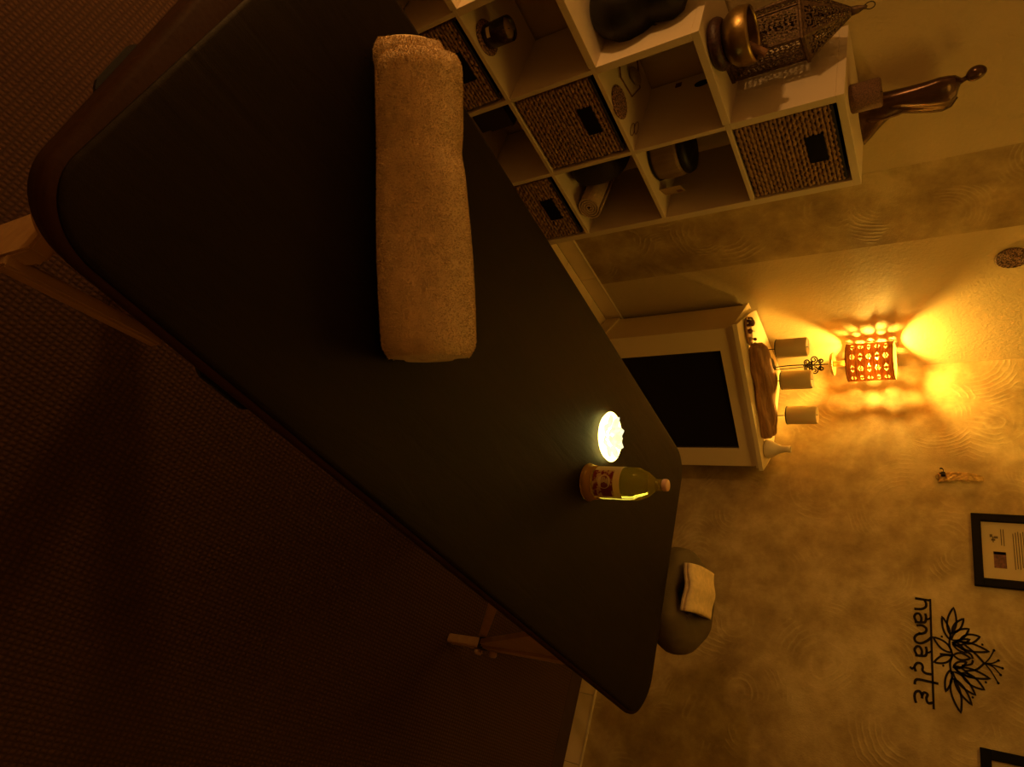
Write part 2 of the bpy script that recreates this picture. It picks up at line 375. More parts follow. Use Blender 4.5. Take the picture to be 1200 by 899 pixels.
# plaster band: a thin coat standing proud of the stucco
bm = new(); prof = [(0.291, ZF), (0.712, ZF), (0.738, ZC), (0.309, ZC)]
a = [bm.verts.new((px, YW - 0.0008, pz)) for px, pz in prof]; b = [bm.verts.new((px, YW + 0.002, pz)) for px, pz in prof]
bm.faces.new(a); 
for i in range(4): bm.faces.new((a[i], b[i], b[(i + 1) % 4], a[(i + 1) % 4]))
bmesh.ops.recalc_face_normals(bm, faces=bm.faces)
mesh_obj('plaster_band', bm, 'plaster', wl)
struct('wall_right', bx(XW, XW + 0.1, YB, YW, ZF - 0.1, ZC), 'plaster', 'swirled golden plaster wall carrying the lettering and the frames')
struct('wall_back', bx(XB - 0.1, XB, YB, YW, ZF - 0.1, ZC), 'stucco', 'plain painted wall behind the viewer')
struct('wall_front', bx(XB, XW, YB - 0.1, YB, ZF - 0.1, ZC), 'stucco', 'plain painted wall opposite the shelf')
struct('ceiling', bx(XB, XW, YB, YW, ZC, ZC + 0.1), 'ceiling', 'plain ceiling')
# tile skirting with a light top trim
SK = 0.100
bl = struct('baseboard_left', bx(0.06, 1.2, YW - 0.006, YW, ZF, ZF + SK - 0.004), 'grout', 'tile skirting of the left wall')
xs = [0.06, 0.33 + 0.315, 0.98, 1.31]
for i in range(3):
    mesh_obj('tile', bx(xs[i] + 0.001, xs[i + 1] - 0.001, YW - 0.014, YW - 0.006, ZF, ZF + SK - 0.008, bev=0.001), 'tile', bl)
mesh_obj('top_trim', bx(0.06, 1.31, YW - 0.015, YW, ZF + SK - 0.008, ZF + SK, bev=0.002), 'shelf', bl)
br = struct('baseboard_right', bx(XW - 0.006, XW, -3.2, -0.3, ZF, ZF + SK - 0.004), 'grout', 'tile skirting of the right wall')
y = -0.3
for i in range(9):
    y1 = y - 0.33
    mesh_obj('tile', bx(XW - 0.014, XW - 0.006, y1 + 0.001, y - 0.001, ZF, ZF + SK - 0.012, bev=0.001), 'tile', br); y = y1
mesh_obj('top_trim', bx(XW - 0.017, XW, -3.2, -0.3, ZF + SK - 0.012, ZF + SK, bev=0.002), 'shelf', br)
ca = thing('carpet', 'brown woven carpet with a small square grid under the massage table', 'carpet', (0, 0, ZF))
bm = bx(XB, XW - 0.14, YB, 0.27, 0.0, 0.008, bev=0.002); mesh_obj('pile', bm, 'carpet', ca)
mesh_obj('binding', bx(XW - 0.14, XW - 0.02, YB, 0.27, 0.0, 0.009, bev=0.002), 'carpet_edge', ca)['label'] = 'darker edge strip'

# ------------------------------------------------------------------ massage table
ZT = 0.78
tb = thing('massage_table', 'long padded massage table under a dark brown fitted sheet on beech legs', 'massage table', (-0.6, -1.25, ZF))
def T(x, y, z): return Vector((x + 0.6, y + 1.25, z - ZF))
poly = [(-1.662, -1.648), (0.505, -1.815), (0.452, -0.855), (-1.662, -0.775)]
RP = round_poly(poly, [0.11, 0.13, 0.10, 0.11], 12)
SHEET = round_poly([(-1.652, -1.638), (0.495, -1.804), (0.443, -0.866), (-1.585, -0.786)], [0.105, 0.13, 0.10, 0.12], 12)
LOWER = round_poly([(-1.662, -1.614), (0.49, -1.775), (0.44, -0.87), (-1.662, -0.79)], [0.11, 0.13, 0.10, 0.11], 12)
cen = Vector((-0.6, -1.25))
# top grid by rings offset inward
def offset_ring(d, outline=None):
    rp = outline or RP
    n = len(rp); out = []
    for i in range(n):
        t = (rp[(i + 1) % n] - rp[i - 1]).normalized(); nrm = Vector((-t.y, t.x))
        if nrm.dot(cen - rp[i]) < 0: nrm = -nrm
        out.append(rp[i] + nrm * d)
    return out
def loft(prof, name, mat, outline=None):
    bm = new(); rings = []
    for d, z in prof: rings.append([bm.verts.new(T(p.x, p.y, z)) for p in offset_ring(d, [q_.lerp(l_, min(1.0, max(0.0, (ZT - 0.015 - z) / 0.07))) for q_, l_ in zip(RP, LOWER)] if outline is None else outline)])
    for A, B in zip(rings, rings[1:]):
        for i in range(len(A)): bm.faces.new((A[i], A[(i + 1) % len(A)], B[(i + 1) % len(A)], B[i]))
    bm.faces.new(rings[-1]); bm.faces.new(list(reversed(rings[0])))
    bmesh.ops.recalc_face_normals(bm, faces=bm.faces)
    return mesh_obj(name, bm, mat, tb, 'all')
loft([(0.012, ZT - 0.100), (0.0, ZT - 0.093), (0.0, ZT - 0.06), (0.0, ZT - 0.040), (0.0, ZT - 0.022), (0.004, ZT - 0.010), (0.012, ZT - 0.005), (0.07, ZT - 0.003)], 'padding', 'vinyl')['label'] = 'brown padded side'
cv = loft([(0.003, ZT - 0.007), (0.0, ZT - 0.005), (0.002, ZT - 0.002), (0.010, ZT - 0.0008), (0.05, ZT - 0.0002), (0.09, ZT)], 'fitted_sheet', 'cover', SHEET)
cv['label'] = 'dark brown fitted sheet'
# wooden rail under the padding
bm = new()
ro = offset_ring(0.03, LOWER); ri = offset_ring(0.055, LOWER)
R0 = [[bm.verts.new(T(p.x, p.y, z)) for p in ring] for ring, z in ((ro, 0.61), (ro, ZT - 0.098), (ri, ZT - 0.098), (ri, 0.61))]
for k in range(4):
    A, B = R0[k], R0[(k + 1) % 4]
    for i in range(len(A)): bm.faces.new((A[i], A[(i + 1) % len(A)], B[(i + 1) % len(A)], B[i]))
bmesh.ops.recalc_face_normals(bm, faces=bm.faces)
mesh_obj('rail', bm, 'leg_wood', tb)
def beam(p0, p1, w0, w1, t, side):
    """tapered board from p0 to p1; w = width along 'side' direction, t = thickness"""
    bm = new(); p0 = Vector(p0); p1 = Vector(p1); ax = (p1 - p0).normalized(); s = Vector(side); s = (s - ax * s.dot(ax)).normalized(); c = ax.cross(s)
    vs = []
    for p, w in ((p0, w0), (p1, w1)):
        for a_, b_ in ((-1, -1), (1, -1), (1, 1), (-1, 1)): vs.append(bm.verts.new(p + s * (a_ * w / 2) + c * (b_ * t / 2)))
    for f in ((3, 2, 1, 0), (4, 5, 6, 7), (0, 1, 5, 4), (1, 2, 6, 5), (2, 3, 7, 6), (3, 0, 4, 7)): bm.faces.new([vs[i] for i in f])
    bmesh.ops.recalc_face_normals(bm, faces=bm.faces)
    bmesh.ops.bevel(bm, geom=list(bm.edges), offset=0.004, segments=2, affect='EDGES')
    return bm
# far-end legs (the near one of the pair shows) and near-end legs
for yy in (-1.68, -1.02):
    lg = mesh_obj('leg', beam(T(0.48, yy, ZF + 0.012), T(0.33, yy, 0.62), 0.040, 0.075, 0.035, (1, 0, 0)), 'leg_wood', tb)
    bm = new()
    g = [T(0.415, yy, 0.16), T(0.36, yy, 0.62), T(0.06, yy, 0.62), T(0.05, yy, 0.55), T(0.385, yy, 0.13)]
    a = [bm.verts.new(v + Vector((0, -0.009, 0))) for v in g]; b = [bm.verts.new(v + Vector((0, 0.009, 0))) for v in g]
    bm.faces.new(a); bm.faces.new(list(reversed(b)))
    for i in range(5): bm.faces.new((a[i], b[i], b[(i + 1) % 5], a[(i + 1) % 5]))
    bmesh.ops.recalc_face_normals(bm, faces=bm.faces)
    mesh_obj('gusset', bm, 'leg_wood', tb)
    mesh_obj('brace', beam(T(0.43, yy + 0.03, 0.10), T(-0.25, yy + 0.03, 0.60), 0.030, 0.030, 0.02, (0, 0, 1)), 'leg_wood', tb)
    for zz in (0.09, 0.17):
        bm = new(); lathe(bm, [(0.0, 0), (0.014, 0.002), (0.016, 0.012), (0.012, 0.02), (0.0, 0.022)], 14, False, Matrix.Rotation(PI / 2, 3, 'X'))
        kn = mesh_obj('knob', bm, 'leg_wood', tb, 'all'); kn.location = T(0.465 - zz * 0.2, yy - 0.02, zz)
    mesh_obj('bracket', bx(-0.024, 0.024, -0.021, 0.021, -0.012, 0.012, bev=0.002), 'iron', tb, loc=T(0.435, yy, 0.115))
for yy in (-1.54, -0.90):
    mesh_obj('leg', beam(T(-1.605 if yy < -1 else -1.50, yy - 0.02, ZF + 0.012), T(-1.575 if yy < -1 else -1.56, yy - 0.02, 0.615), 0.09, 0.10, 0.03, (0, 1, 0)), 'leg_wood', tb)
    mesh_obj('brace', beam(T(-1.590, yy - 0.076, 0.53), T(-1.345, yy - 0.046, 0.545), 0.040, 0.030, 0.022, (0, 0, 1)), 'leg_wood', tb)
mesh_obj('crossbar', beam(T(-1.52, -1.52, 0.30), T(-1.52, -0.95, 0.30), 0.07, 0.07, 0.02, (0, 0, 1)), 'leg_wood', tb)
# black carry straps at the edge
def strap(p0, p1, out):
    """flat webbing tab sewn along the edge, bulging outwards"""
    p0 = Vector(p0); p1 = Vector(p1); out = Vector(out); m = 12
    inner = [p0.lerp(p1, i / m) - out * 0.25 for i in range(m + 1)]
    outer = [p0.lerp(p1, i / m) + out * min(1.0, 2.2 * math.sin(PI * (0.03 + 0.94 * i / m))) for i in range(m + 1)]
    bm = new(); loop = inner + outer[::-1]
    a = [bm.verts.new(q + Vector((0, 0, 0.004))) for q in loop]; b = [bm.verts.new(q - Vector((0, 0, 0.004))) for q in loop]
    for i in range(m):
        k = len(loop) - 1 - i
        bm.faces.new((a[i], a[i + 1], a[k - 1], a[k])); bm.faces.new((b[i], b[k], b[k - 1], b[i + 1]))
    for i in range(len(loop)): bm.faces.new((a[i], b[i], b[(i + 1) % len(loop)], a[(i + 1) % len(loop)]))
    bmesh.ops.recalc_face_normals(bm, faces=bm.faces); return bm
mesh_obj('carry_strap', strap(T(-1.330, -1.622, 0.672), T(-1.200, -1.633, 0.672), (0.0, -0.020, 0)), 'black_fabric', tb)
mesh_obj('carry_strap', strap(T(-1.655, -1.385, 0.675), T(-1.655, -1.265, 0.675), (-0.014, 0, 0)), 'black_fabric', tb)

# headrest: padded face cradle, a part of the table
hr = thing('face_cradle', None, None)
hr.parent = tb; hr.location = T(0.70, -1.335, 0.745); hr.rotation_euler = (0, math.radians(-8), math.radians(8))
bm = new(); nu, nv = 72, 24
ring = []
for i in range(nu):
    u = 2 * PI * i / nu
    cxx, cyy = 0.135 * math.cos(u), 0.118 * math.sin(u)
    row = []
    for k in range(nv):
        v = 2 * PI * k / nv
        rr = 0.078; dx = math.cos(v) * rr
        pinch = 1.0 - 0.22 * math.exp(-((math.cos(u) + 1) / 0.12) ** 2) - 0.05 * math.sin(3 * u)
        zz = math.sin(v) * 0.068 * pinch
        row.append(bm.verts.new((cxx + dx * math.cos(u), cyy + dx * math.sin(u), zz + 0.004 * math.sin(9 * u) * math.cos(v))))
    ring.append(row)
for i in range(nu):
    A, B = ring[i], ring[(i + 1) % nu]
    for k in range(nv): bm.faces.new((A[k], B[k], B[(k + 1) % nv], A[(k + 1) % nv]))
bmesh.ops.recalc_face_normals(bm, faces=bm.faces)
mesh_obj('cushion_cover', bm, 'head_cover', hr, 'all')
bm = new(); lathe(bm, [(0.0, -0.045), (0.10, -0.045), (0.11, -0.02), (0.09, 0.022), (0.05, 0.026), (0.0, 0.020)], 28)
mesh_obj('face_opening_fabric', bm, 'head_cover', hr, 'all')
mesh_obj('support_bar', beam((-0.16, 0, -0.07), (-0.38, 0.02, -0.05), 0.16, 0.16, 0.02, (0, 1, 0)), 'leg_wood', hr)

# folded towel lying on the headrest
def sheet(bm, fn, nu, nv, th):
    """closed slab from surface fn(u,v)->Vector, thickness along -z local normal"""
    P = [[Vector(fn(i / nu, k / nv)) for k in range(nv + 1)] for i in range(nu + 1)]
    def nrm(i, k):
        a = P[min(i + 1, nu)][k] - P[max(i - 1, 0)][k]; b = P[i][min(k + 1, nv)] - P[i][max(k - 1, 0)]
        c = a.cross(b); return c.normalized() if c.length > 0 else Vector((0, 0, 1))
    A = [[bm.verts.new(P[i][k]) for k in range(nv + 1)] for i in range(nu + 1)]
    B = [[bm.verts.new(P[i][k] - nrm(i, k) * th) for k in range(nv + 1)] for i in range(nu + 1)]
    for i in range(nu):
        for k in range(nv):
            bm.faces.new((A[i][k], A[i + 1][k], A[i + 1][k + 1], A[i][k + 1]))
            bm.faces.new((B[i][k], B[i][k + 1], B[i + 1][k + 1], B[i + 1][k]))
    for i in range(nu):
        bm.faces.new((A[i][0], B[i][0], B[i + 1][0], A[i + 1][0])); bm.faces.new((A[i][nv], A[i + 1][nv], B[i + 1][nv], B[i][nv]))
    for k in range(nv):
        bm.faces.new((A[0][k], A[0][k + 1], B[0][k + 1], B[0][k])); bm.faces.new((A[nu][k], B[nu][k], B[nu][k + 1], A[nu][k + 1]))
    bmesh.ops.recalc_face_normals(bm, faces=bm.faces); return bm
ft = thing('folded_towel', 'small folded tan towel draped over the padded headrest', 'towel', (0.72, -1.30, 0.82), math.radians(8))
def towel_layer(off, wob):
    def f(u, v):
        x = -0.165 + 0.325 * u; y = -0.085 + 0.17 * v + 0.02 * u
        z = 0.016 + off - 0.9 * max(0, x - 0.03) ** 2 * 3.0 - 1.2 * max(0, -0.09 - x) ** 2 * 3.0 - 0.25 * (y) ** 2 * 4 + wob * math.sin(7 * u + 3 * v) + wob * math.sin(11 * v + 2)
        return (x + wob * math.sin(5 * v), y + wob * math.sin(6 * u), z)
    return f
for nm, off, wob in (('lower_fold', 0.0, 0.002), ('upper_fold', 0.013, 0.003)):
    bm = new(); sheet(bm, towel_layer(off, wob), 20, 14, 0.011); mesh_obj(nm, bm, 'towel_tan', ft, 'all')

# big rolled towel lying across the table
A0 = Vector((-1.37, -0.915, 0)); A1 = Vector((-1.035, -1.43, 0)); ax = (A1 - A0); LT = ax.length
rt = thing('rolled_bath_towel', 'large rolled cream terry towel lying across the dark massage table', 'towel', ((A0.x + A1.x) / 2, (A0.y + A1.y) / 2, ZT), math.atan2(ax.y, ax.x))
def roll_surface(x0, x1, ry, rz, cyo, nx=60, na=48, lumps=True):
    rows = []
    for i in range(nx + 1):
        u = i / nx; x = x0 + (x1 - x0) * u
        e = min(u * (x1 - x0), (1 - u) * (x1 - x0)) / 0.018
        k = 1 - 0.10 * math.exp(-e * e * 1.5) - (0.05 * math.exp(-e * 3))
        row = []
        for j in range(na):
            a = 2 * PI * j / na
            m = k
            if lumps:
                m *= 1 + 0.025 * math.sin(3 * a + 6 * u) + 0.02 * math.sin(9 * u + 2 * a) - 0.05 * math.exp(-((u - 0.33) / 0.05) ** 2) * (0.5 + 0.5 * math.cos(a - 1.4)) + 0.12 * (u - 0.75)
            c, s = math.cos(a), math.sin(a)
            yy = cyo + ry * m * math.copysign(abs(c) ** 0.85, c); zz = rz + rz * m * math.copysign(abs(s) ** 0.85, s)
            sk = max(0.0, 1 - (x + LT / 2) / 0.16)
            row.append(Vector((x + sk * (-0.30 * (yy - cyo) + 0.30 * (zz - rz)), yy, max(zz, 0.002))))
        rows.append(row)
    return rows
def rows_to_bm(rows):
    bm = new(); V = [[bm.verts.new(p) for p in r] for r in rows]; na = len(V[0])
    for A, B in zip(V, V[1:]):
        for j in range(na): bm.faces.new((A[j], A[(j + 1) % na], B[(j + 1) % na], B[j]))
    for r, fl_ in ((rows[0], True), (rows[-1], False)):
        ring = V[0] if fl_ else V[-1]
        c = sum(r, Vector()) / na; prev = ring
        for s in (0.8, 0.6, 0.4, 0.2):
            dx = 0.006 * (1 if int(s * 10) % 4 == 0 else -1) * (1 if fl_ else -1)
            nr = [bm.verts.new(c + (p - c) * s + Vector((dx, 0, 0))) for p in r]
            for j in range(na): bm.faces.new((prev[j], prev[(j + 1) % na], nr[(j + 1) % na], nr[j]))
            prev = nr
        bm.faces.new(prev)
    bmesh.ops.recalc_face_normals(bm, faces=bm.faces); return bm
def pile(rows, n, h, seed, extra=()):
    """short terry loops standing on the towel: tiny two-triangle blades"""
    rnd = random.Random(seed); bm = new(); nx = len(rows) - 1; na = len(rows[0])
    for _ in range(n):
        i = rnd.randrange(nx); j = rnd.randrange(na); a = rows[i][j]; b = rows[i + 1][j]; c = rows[i][(j + 1) % na]
        u, v = rnd.random(), rnd.random(); p = a + (b - a) * u + (c - a) * v
        if p.z < 0.012: continue
        nr = (c - a).cross(b - a)
        if nr.length == 0: continue
        nr.normalize()
        mid = rows[i][0].copy(); cc = sum((rows[i][k] for k in (0, na // 4, na // 2, 3 * na // 4)), Vector()) / 4
        if nr.dot(p - cc) < 0: nr = -nr
        d = (nr + Vector((rnd.uniform(-.7, .7), rnd.uniform(-.7, .7), rnd.uniform(-.7, .7)))).normalized()
        t = d.orthogonal().normalized(); t = Matrix.Rotation(rnd.uniform(0, 6.28), 3, d) @ t
        w = 0.0008; hh = h * rnd.uniform(0.6, 1.2)
        q = [bm.verts.new(p - t * w), bm.verts.new(p + t * w), bm.verts.new(p + d * hh)]
        bm.faces.new(q)
    return bm
main = roll_surface(-LT / 2 + 0.026, LT / 2, 0.088, 0.078, 0.0)
mesh_obj('outer_wrap', rows_to_bm(main), 'terry', rt, 'all')
core = roll_surface(-LT / 2, -LT / 2 + 0.07, 0.066, 0.062, -0.007, 10, 48, False)
mesh_obj('inner_roll', rows_to_bm(core), 'terry', rt, 'all')
o = mesh_obj('terry_pile', pile(main, 70000, 0.0036, 3), 'terry', rt); o['kind'] = 'stuff'
o = mesh_obj('terry_pile', pile(core, 8000, 0.0036, 4), 'terry', rt); o['kind'] = 'stuff'

# glowing lotus dish
gl = thing('glowing_lotus_dish', 'brightly lit round lotus-shaped light dish lying flat on the dark sheet', 'light', (-0.180, -1.118, ZT), 0)
bm = new(); lathe(bm, [(0.0, 0.0), (0.05, 0.0), (0.070, 0.006), (0.076, 0.014), (0.072, 0.016), (0.05, 0.010), (0.0, 0.008)], 40)
mesh_obj('dish', bm, 'glow', gl, 'all')
for ringn, (cnt, rad, ln, tilt, z0) in enumerate(((8, 0.030, 0.040, 0.30, 0.009), (5, 0.014, 0.030, 0.75, 0.012))):
    for i in range(cnt):
        a = 2 * PI * i / cnt + ringn * 0.3; d = Vector((math.cos(a), math.sin(a), 0)); s = Vector((-d.y, d.x, 0))
        def f(u, v, d=d, s=s, rad=rad, ln=ln, tilt=tilt, z0=z0):
            w = math.sin(PI * min(1, 0.12 + u * 0.88)) * 0.016
            return d * (rad + ln * u * math.cos(tilt * u * 1.4)) + s * (w * (v * 2 - 1)) + Vector((0, 0, z0 + ln * math.sin(tilt) * u + 0.006 * (2 * v - 1) ** 2))
        bm = new(); sheet(bm, f, 6, 4, 0.0015); mesh_obj('petal', bm, 'glow_petal', gl, 'all')

# oil bottle
bt = thing('oil_bottle', 'clear bottle of golden massage oil with a floral label beside the lit dish', 'bottle', (-0.222, -1.292, ZT), 0)
RB = 0.046; HB = 0.215
bm = new(); lathe(bm, [(0.0, 0.006), (RB - 0.004, 0.006), (RB, 0.012), (RB, 0.152), (RB - 0.002, 0.160), (RB * 0.72, 0.185), (0.017, 0.205), (0.0145, 0.212), (0.0145, 0.226), (0.0, 0.226)], 48)
mesh_obj('glass_body', bm, 'bottle', bt, 'all')
bm = new(); lathe(bm, [(0.0, 0.0), (RB + 0.007, 0.0), (RB + 0.009, 0.004), (RB + 0.005, 0.012), (RB + 0.0015, 0.030), (RB + 0.0005, 0.030), (RB + 0.0005, 0.0055), (0, 0.0055)], 48)
mesh_obj('flared_base', bm, 'amber', bt, 'all')
for z in (0.209, 0.215, 0.221):
    bm = new(); lathe(bm, [(0.0146, z - 0.0018), (0.0168, z), (0.0146, z + 0.0018)], 24, False); mesh_obj('neck_ring', bm, 'bottle', bt, 'all')
bm = new(); lathe(bm, [(0.0, 0.2265), (0.0155, 0.2265), (0.0165, 0.228), (0.0165, 0.237), (0.0150, 0.240), (0.0, 0.2405)], 28); mesh_obj('cap', bm, 'cap', bt, 'all')
# camera-facing direction of the label is real: it looks towards the table's near side
def patch(a0, a1, z0, z1, r, n=20):
    bm = new(); lo = []; hi = []
    for i in range(n + 1):
        a = a0 + (a1 - a0) * i / n; lo.append(bm.verts.new((r * math.cos(a), r * math.sin(a), z0))); hi.append(bm.verts.new((r * math.cos(a), r * math.sin(a), z1)))
    for i in range(n): bm.faces.new((lo[i], lo[i + 1], hi[i + 1], hi[i]))
    return bm
AV = math.atan2(-2.02 + 1.29, -1.775 + 0.222) + 0.10
lb = mesh_obj('label_sheet', patch(AV - 1.95, AV + 1.0, 0.036, 0.118, RB + 0.0006), 'label_cream', bt, 'all')
mesh_obj('floral_print', patch(AV - 0.95, AV + 0.80, 0.036, 0.098, RB + 0.0009), 'label_floral', lb, 'all')
mesh_obj('plum_band', patch(AV - 0.2, AV + 0.75, 0.062, 0.092, RB + 0.0011), 'label_plum', lb, 'all')
def disc_patch(ac, zc, rad, r):
    bm = new(); c = bm.verts.new((r * math.cos(ac), r * math.sin(ac), zc)); rg = []
    for i in range(24):
        t = 2 * PI * i / 24; a = ac + rad * math.cos(t) / r; rg.append(bm.verts.new((r * math.cos(a), r * math.sin(a), zc + rad * math.sin(t))))
    for i in range(24): bm.faces.new((c, rg[i], rg[(i + 1) % 24]))
    return bm
mesh_obj('medallion', disc_patch(AV - 0.18, 0.072, 0.020, RB + 0.0014), 'label_cream', lb, 'all')
for k, w in enumerate((0.010, 0.013, 0.014, 0.011)):
    mesh_obj('print_line', patch(AV - 0.18 - w / RB, AV - 0.18 + w / RB, 0.0815 - k * 0.006, 0.083 - k * 0.006, RB + 0.0017, 8), 'ink', lb, 'all')

# ------------------------------------------------------------------ stepped cube shelf
p = 0.352; DP = 0.37; TH = 0.016; TO = 0.026
sh = thing('cube_shelf', 'cream stepped cube shelf unit climbing towards the lamp corner', 'shelf', (0, 0, 0))
def pan(name, *a): return mesh_obj(name, bx(*a, bev=0.0015), 'shelf', sh)
heights = [4, 3, 2, 1]
pan('side_panel', -TO / 2, TO / 2, 0, DP, ZF + 0.010, 4 * p - TO / 2)
for i, hh in ((1, 4), (2, 3), (3, 2), (4, 1)):
    lo = hh - 1 if i < 4 else 0                                          # below this row the panel is an inner divider
    for r in range(hh):
        t = TO if r == hh - 1 else TH
        z0 = r * p + (TH / 2 if r else TO / 2) if r else ZF + 0.010
        pan('side_panel' if r == hh - 1 else 'divider', -i * p - t / 2, -i * p + t / 2, 0, DP, z0, (r + 1) * p - (TO if r == hh - 1 else TH) / 2)
for r in range(0, 5):
    ncol = 4 if r <= 1 else 5 - r
    # the stepped end of every row is a thick top, the rest a thin continuous board
    xr = (TO / 2 if r in (0, 4) else TO / 2)
    if r == 0: 
        for c in range(4): pan('shelf_board', -(c + 1) * p + TO / 2, -c * p - TO / 2, 0, DP, -TO / 2, TO / 2)
    else:
        xl = -ncol * p - TO / 2; xm = -(ncol - 1) * p - TO / 2
        if r < 4: pan('top_board', xl, xm, 0, DP, r * p - TO / 2, r * p + TO / 2); pan('shelf_board', xm, -TO / 2, 0, DP, r * p - TH / 2, r * p + TH / 2)
        else: pan('top_board', xl, TO / 2, 0, DP, r * p - TO / 2, r * p + TO / 2)

def seagrass_basket(cx, r, label, pull=0.0, tiltx=0.0):
    W = 0.312; H = 0.306; D = 0.33
    b = thing('seagrass_basket', label, 'basket', (cx, 0.004 - pull, r * p + TO / 2 + 0.002), 0, 'woven baskets in the cube shelf')
    bm = new()
    # liner box with thickness, open top
    box(bm, -W / 2 + 0.008, W / 2 - 0.008, 0.014, D, 0.004, H - 0.006)
    mesh_obj('liner', bm, 'liner', b)
    # front face: rows of twisted braid, with an opening left for the grip
    rows = 22; hz = H / rows; gx0, gx1, gz0, gz1 = -0.050, 0.050, H - 0.095, H - 0.040
    bm = new()
    for q in range(rows):
        z = hz * (q + 0.5); n = 46
        segs = [(-W / 2, W / 2)] if not (gz0 < z < gz1) else [(-W / 2, gx0), (gx1, W / 2)]
        for x0, x1 in segs:
            m = max(6, int(n * (x1 - x0) / W)); ph0 = random.uniform(0, 6.28); pts = []; rad = []
            for i in range(m + 1):
                xx = x0 + (x1 - x0) * i / m
                pts.append((xx, 0.008 + random.uniform(-.002, .002), z + 0.0018 * math.sin(xx * 2 * PI / 0.026 + q * PI)))
                rad.append(hz * 0.60 * (0.84 + 0.22 * math.sin(xx * 2 * PI / 0.026 + ph0) + random.uniform(-.12, .12)))
            tube(bm, pts, rad, 6)
    wv = mesh_obj('woven_front', bm, 'seagrass', b, 'all'); wv['kind'] = 'stuff'
    bm = bx(gx0 - 0.006, gx1 + 0.006, -0.001, 0.016, gz0 - 0.002, gz1 + 0.002, bev=0.002); mesh_obj('grip_opening', bm, 'black', b)
    for sx in (-1, 1):
        bm = new()
        for q in range(rows):
            z = hz * (q + 0.5)
            tube(bm, [(sx * (W / 2 - 0.004), 0.012 + i * (D - 0.02) / 10, z) for i in range(11)], hz * 0.5, 5)
        s_ = mesh_obj('woven_side', bm, 'seagrass', b, 'all'); s_['kind'] = 'stuff'
    bm = new(); tube(bm, [(-W / 2, 0.006, H), (W / 2, 0.006, H)], 0.006, 6); mesh_obj('rim', bm, 'liner', b)
    return b
seagrass_basket(-0.5 * p, 3, 'woven seagrass basket in the topmost cube, below the bronze figure')
seagrass_basket(-1.5 * p, 1, 'woven seagrass basket in the second row, largest whole basket above the table edge')
seagrass_basket(-0.5 * p, 0, 'woven seagrass basket in the bottom cube nearest the lamp corner, below the rolled towel')
seagrass_basket(-2.5 * p, 0, 'woven seagrass basket in the bottom row beside the cream towel, below the candle jar')

# ---- things on the shelf
# candle jar on a coaster
j = thing('candle_jar', 'dark plum glass candle jar with a pale label in the shelf cube', 'candle', (-0.915, 0.075, p + TH / 2 + 0.008))
bm = new(); lathe(bm, [(0.0, 0.0), (0.040, 0.0), (0.042, 0.004), (0.043, 0.092), (0.041, 0.094), (0.039, 0.092), (0.038, 0.080), (0.0, 0.080)], 36); mesh_obj('glass', bm, 'jar', j, 'all')
bm = new(); lathe(bm, [(0.0, 0.0805), (0.0375, 0.0805), (0.0375, 0.083), (0.0, 0.084)], 30); w_ = mesh_obj('wax', bm, 'wax', j, 'all')
bm = new(); tube(bm, [(0, 0, 0.083), (0.001, 0, 0.092)], 0.0012, 6); mesh_obj('wick', bm, 'black', j)
AJ = math.atan2(-2.1, -0.86)
mesh_obj('paper_label', patch(AJ - 0.75, AJ + 0.05, 0.020, 0.034, 0.0437), 'ceramic', j, 'all')
def woven_disc(bm, r, rings, th, wav=10):
    for q in range(rings):
        rr = r * (q + 0.7) / rings; n = max(12, int(rr * 900))
        tube(bm, [(rr * math.cos(2 * PI * i / n), rr * math.sin(2 * PI * i / n), th * 0.5 + 0.0012 * math.sin(wav * i)) for i in range(n)], r / rings * 0.52, 5, True)
    return bm
c = thing('woven_coaster', 'round brown wicker coaster under the dark candle jar', 'coaster', (-0.915, 0.075, p + TH / 2))
bm = new(); lathe(bm, [(0, 0), (0.058, 0), (0.058, 0.0065), (0, 0.0065)], 30); mesh_obj('base', bm, 'wicker', c)
mesh_obj('weave', woven_disc(new(), 0.060, 7, 0.006), 'wicker', c, 'all')['kind'] = 'stuff'
c = thing('woven_coaster', 'round brown wicker coaster lying alone on a shelf board beside the hexagonal tray', 'coaster', (-0.535, 0.055, 2 * p + TH / 2))
bm = new(); lathe(bm, [(0, 0), (0.056, 0), (0.056, 0.0065), (0, 0.0065)], 30); mesh_obj('base', bm, 'wicker', c)
mesh_obj('weave', woven_disc(new(), 0.058, 7, 0.006), 'wicker', c, 'all')['kind'] = 'stuff'
# hexagonal tray with an oval stone
t = thing('hexagonal_tray', 'flat hexagonal cream tray with a dark rim holding an oval stone', 'tray', (-0.545, 0.235, 2 * p + TH / 2), 0.2)
hexp = [(0.10 * math.cos(PI / 3 * i), 0.10 * math.sin(PI / 3 * i)) for i in range(6)]
mesh_obj('plate', prism(new(), hexp, 0, 0.006), 'shelf', t)
mesh_obj('rim', tube(new(), [(x, y, 0.007) for x, y in hexp], 0.003, 6, True), 'trinket_brown', t)
s = thing('oval_stone', 'oval brown massage stone lying on the hexagonal tray', 'stone', (-0.51, 0.235, 2 * p + TH / 2 + 0.006), 0.5)
bm = new(); bmesh.ops.create_uvsphere(bm, u_segments=24, v_segments=14, radius=1.0)
for v in bm.verts: v.co = Vector((v.co.x * 0.046, v.co.y * 0.030, 0.012 + v.co.z * 0.012))
mesh_obj('stone', bm, 'stone', s, 'all')
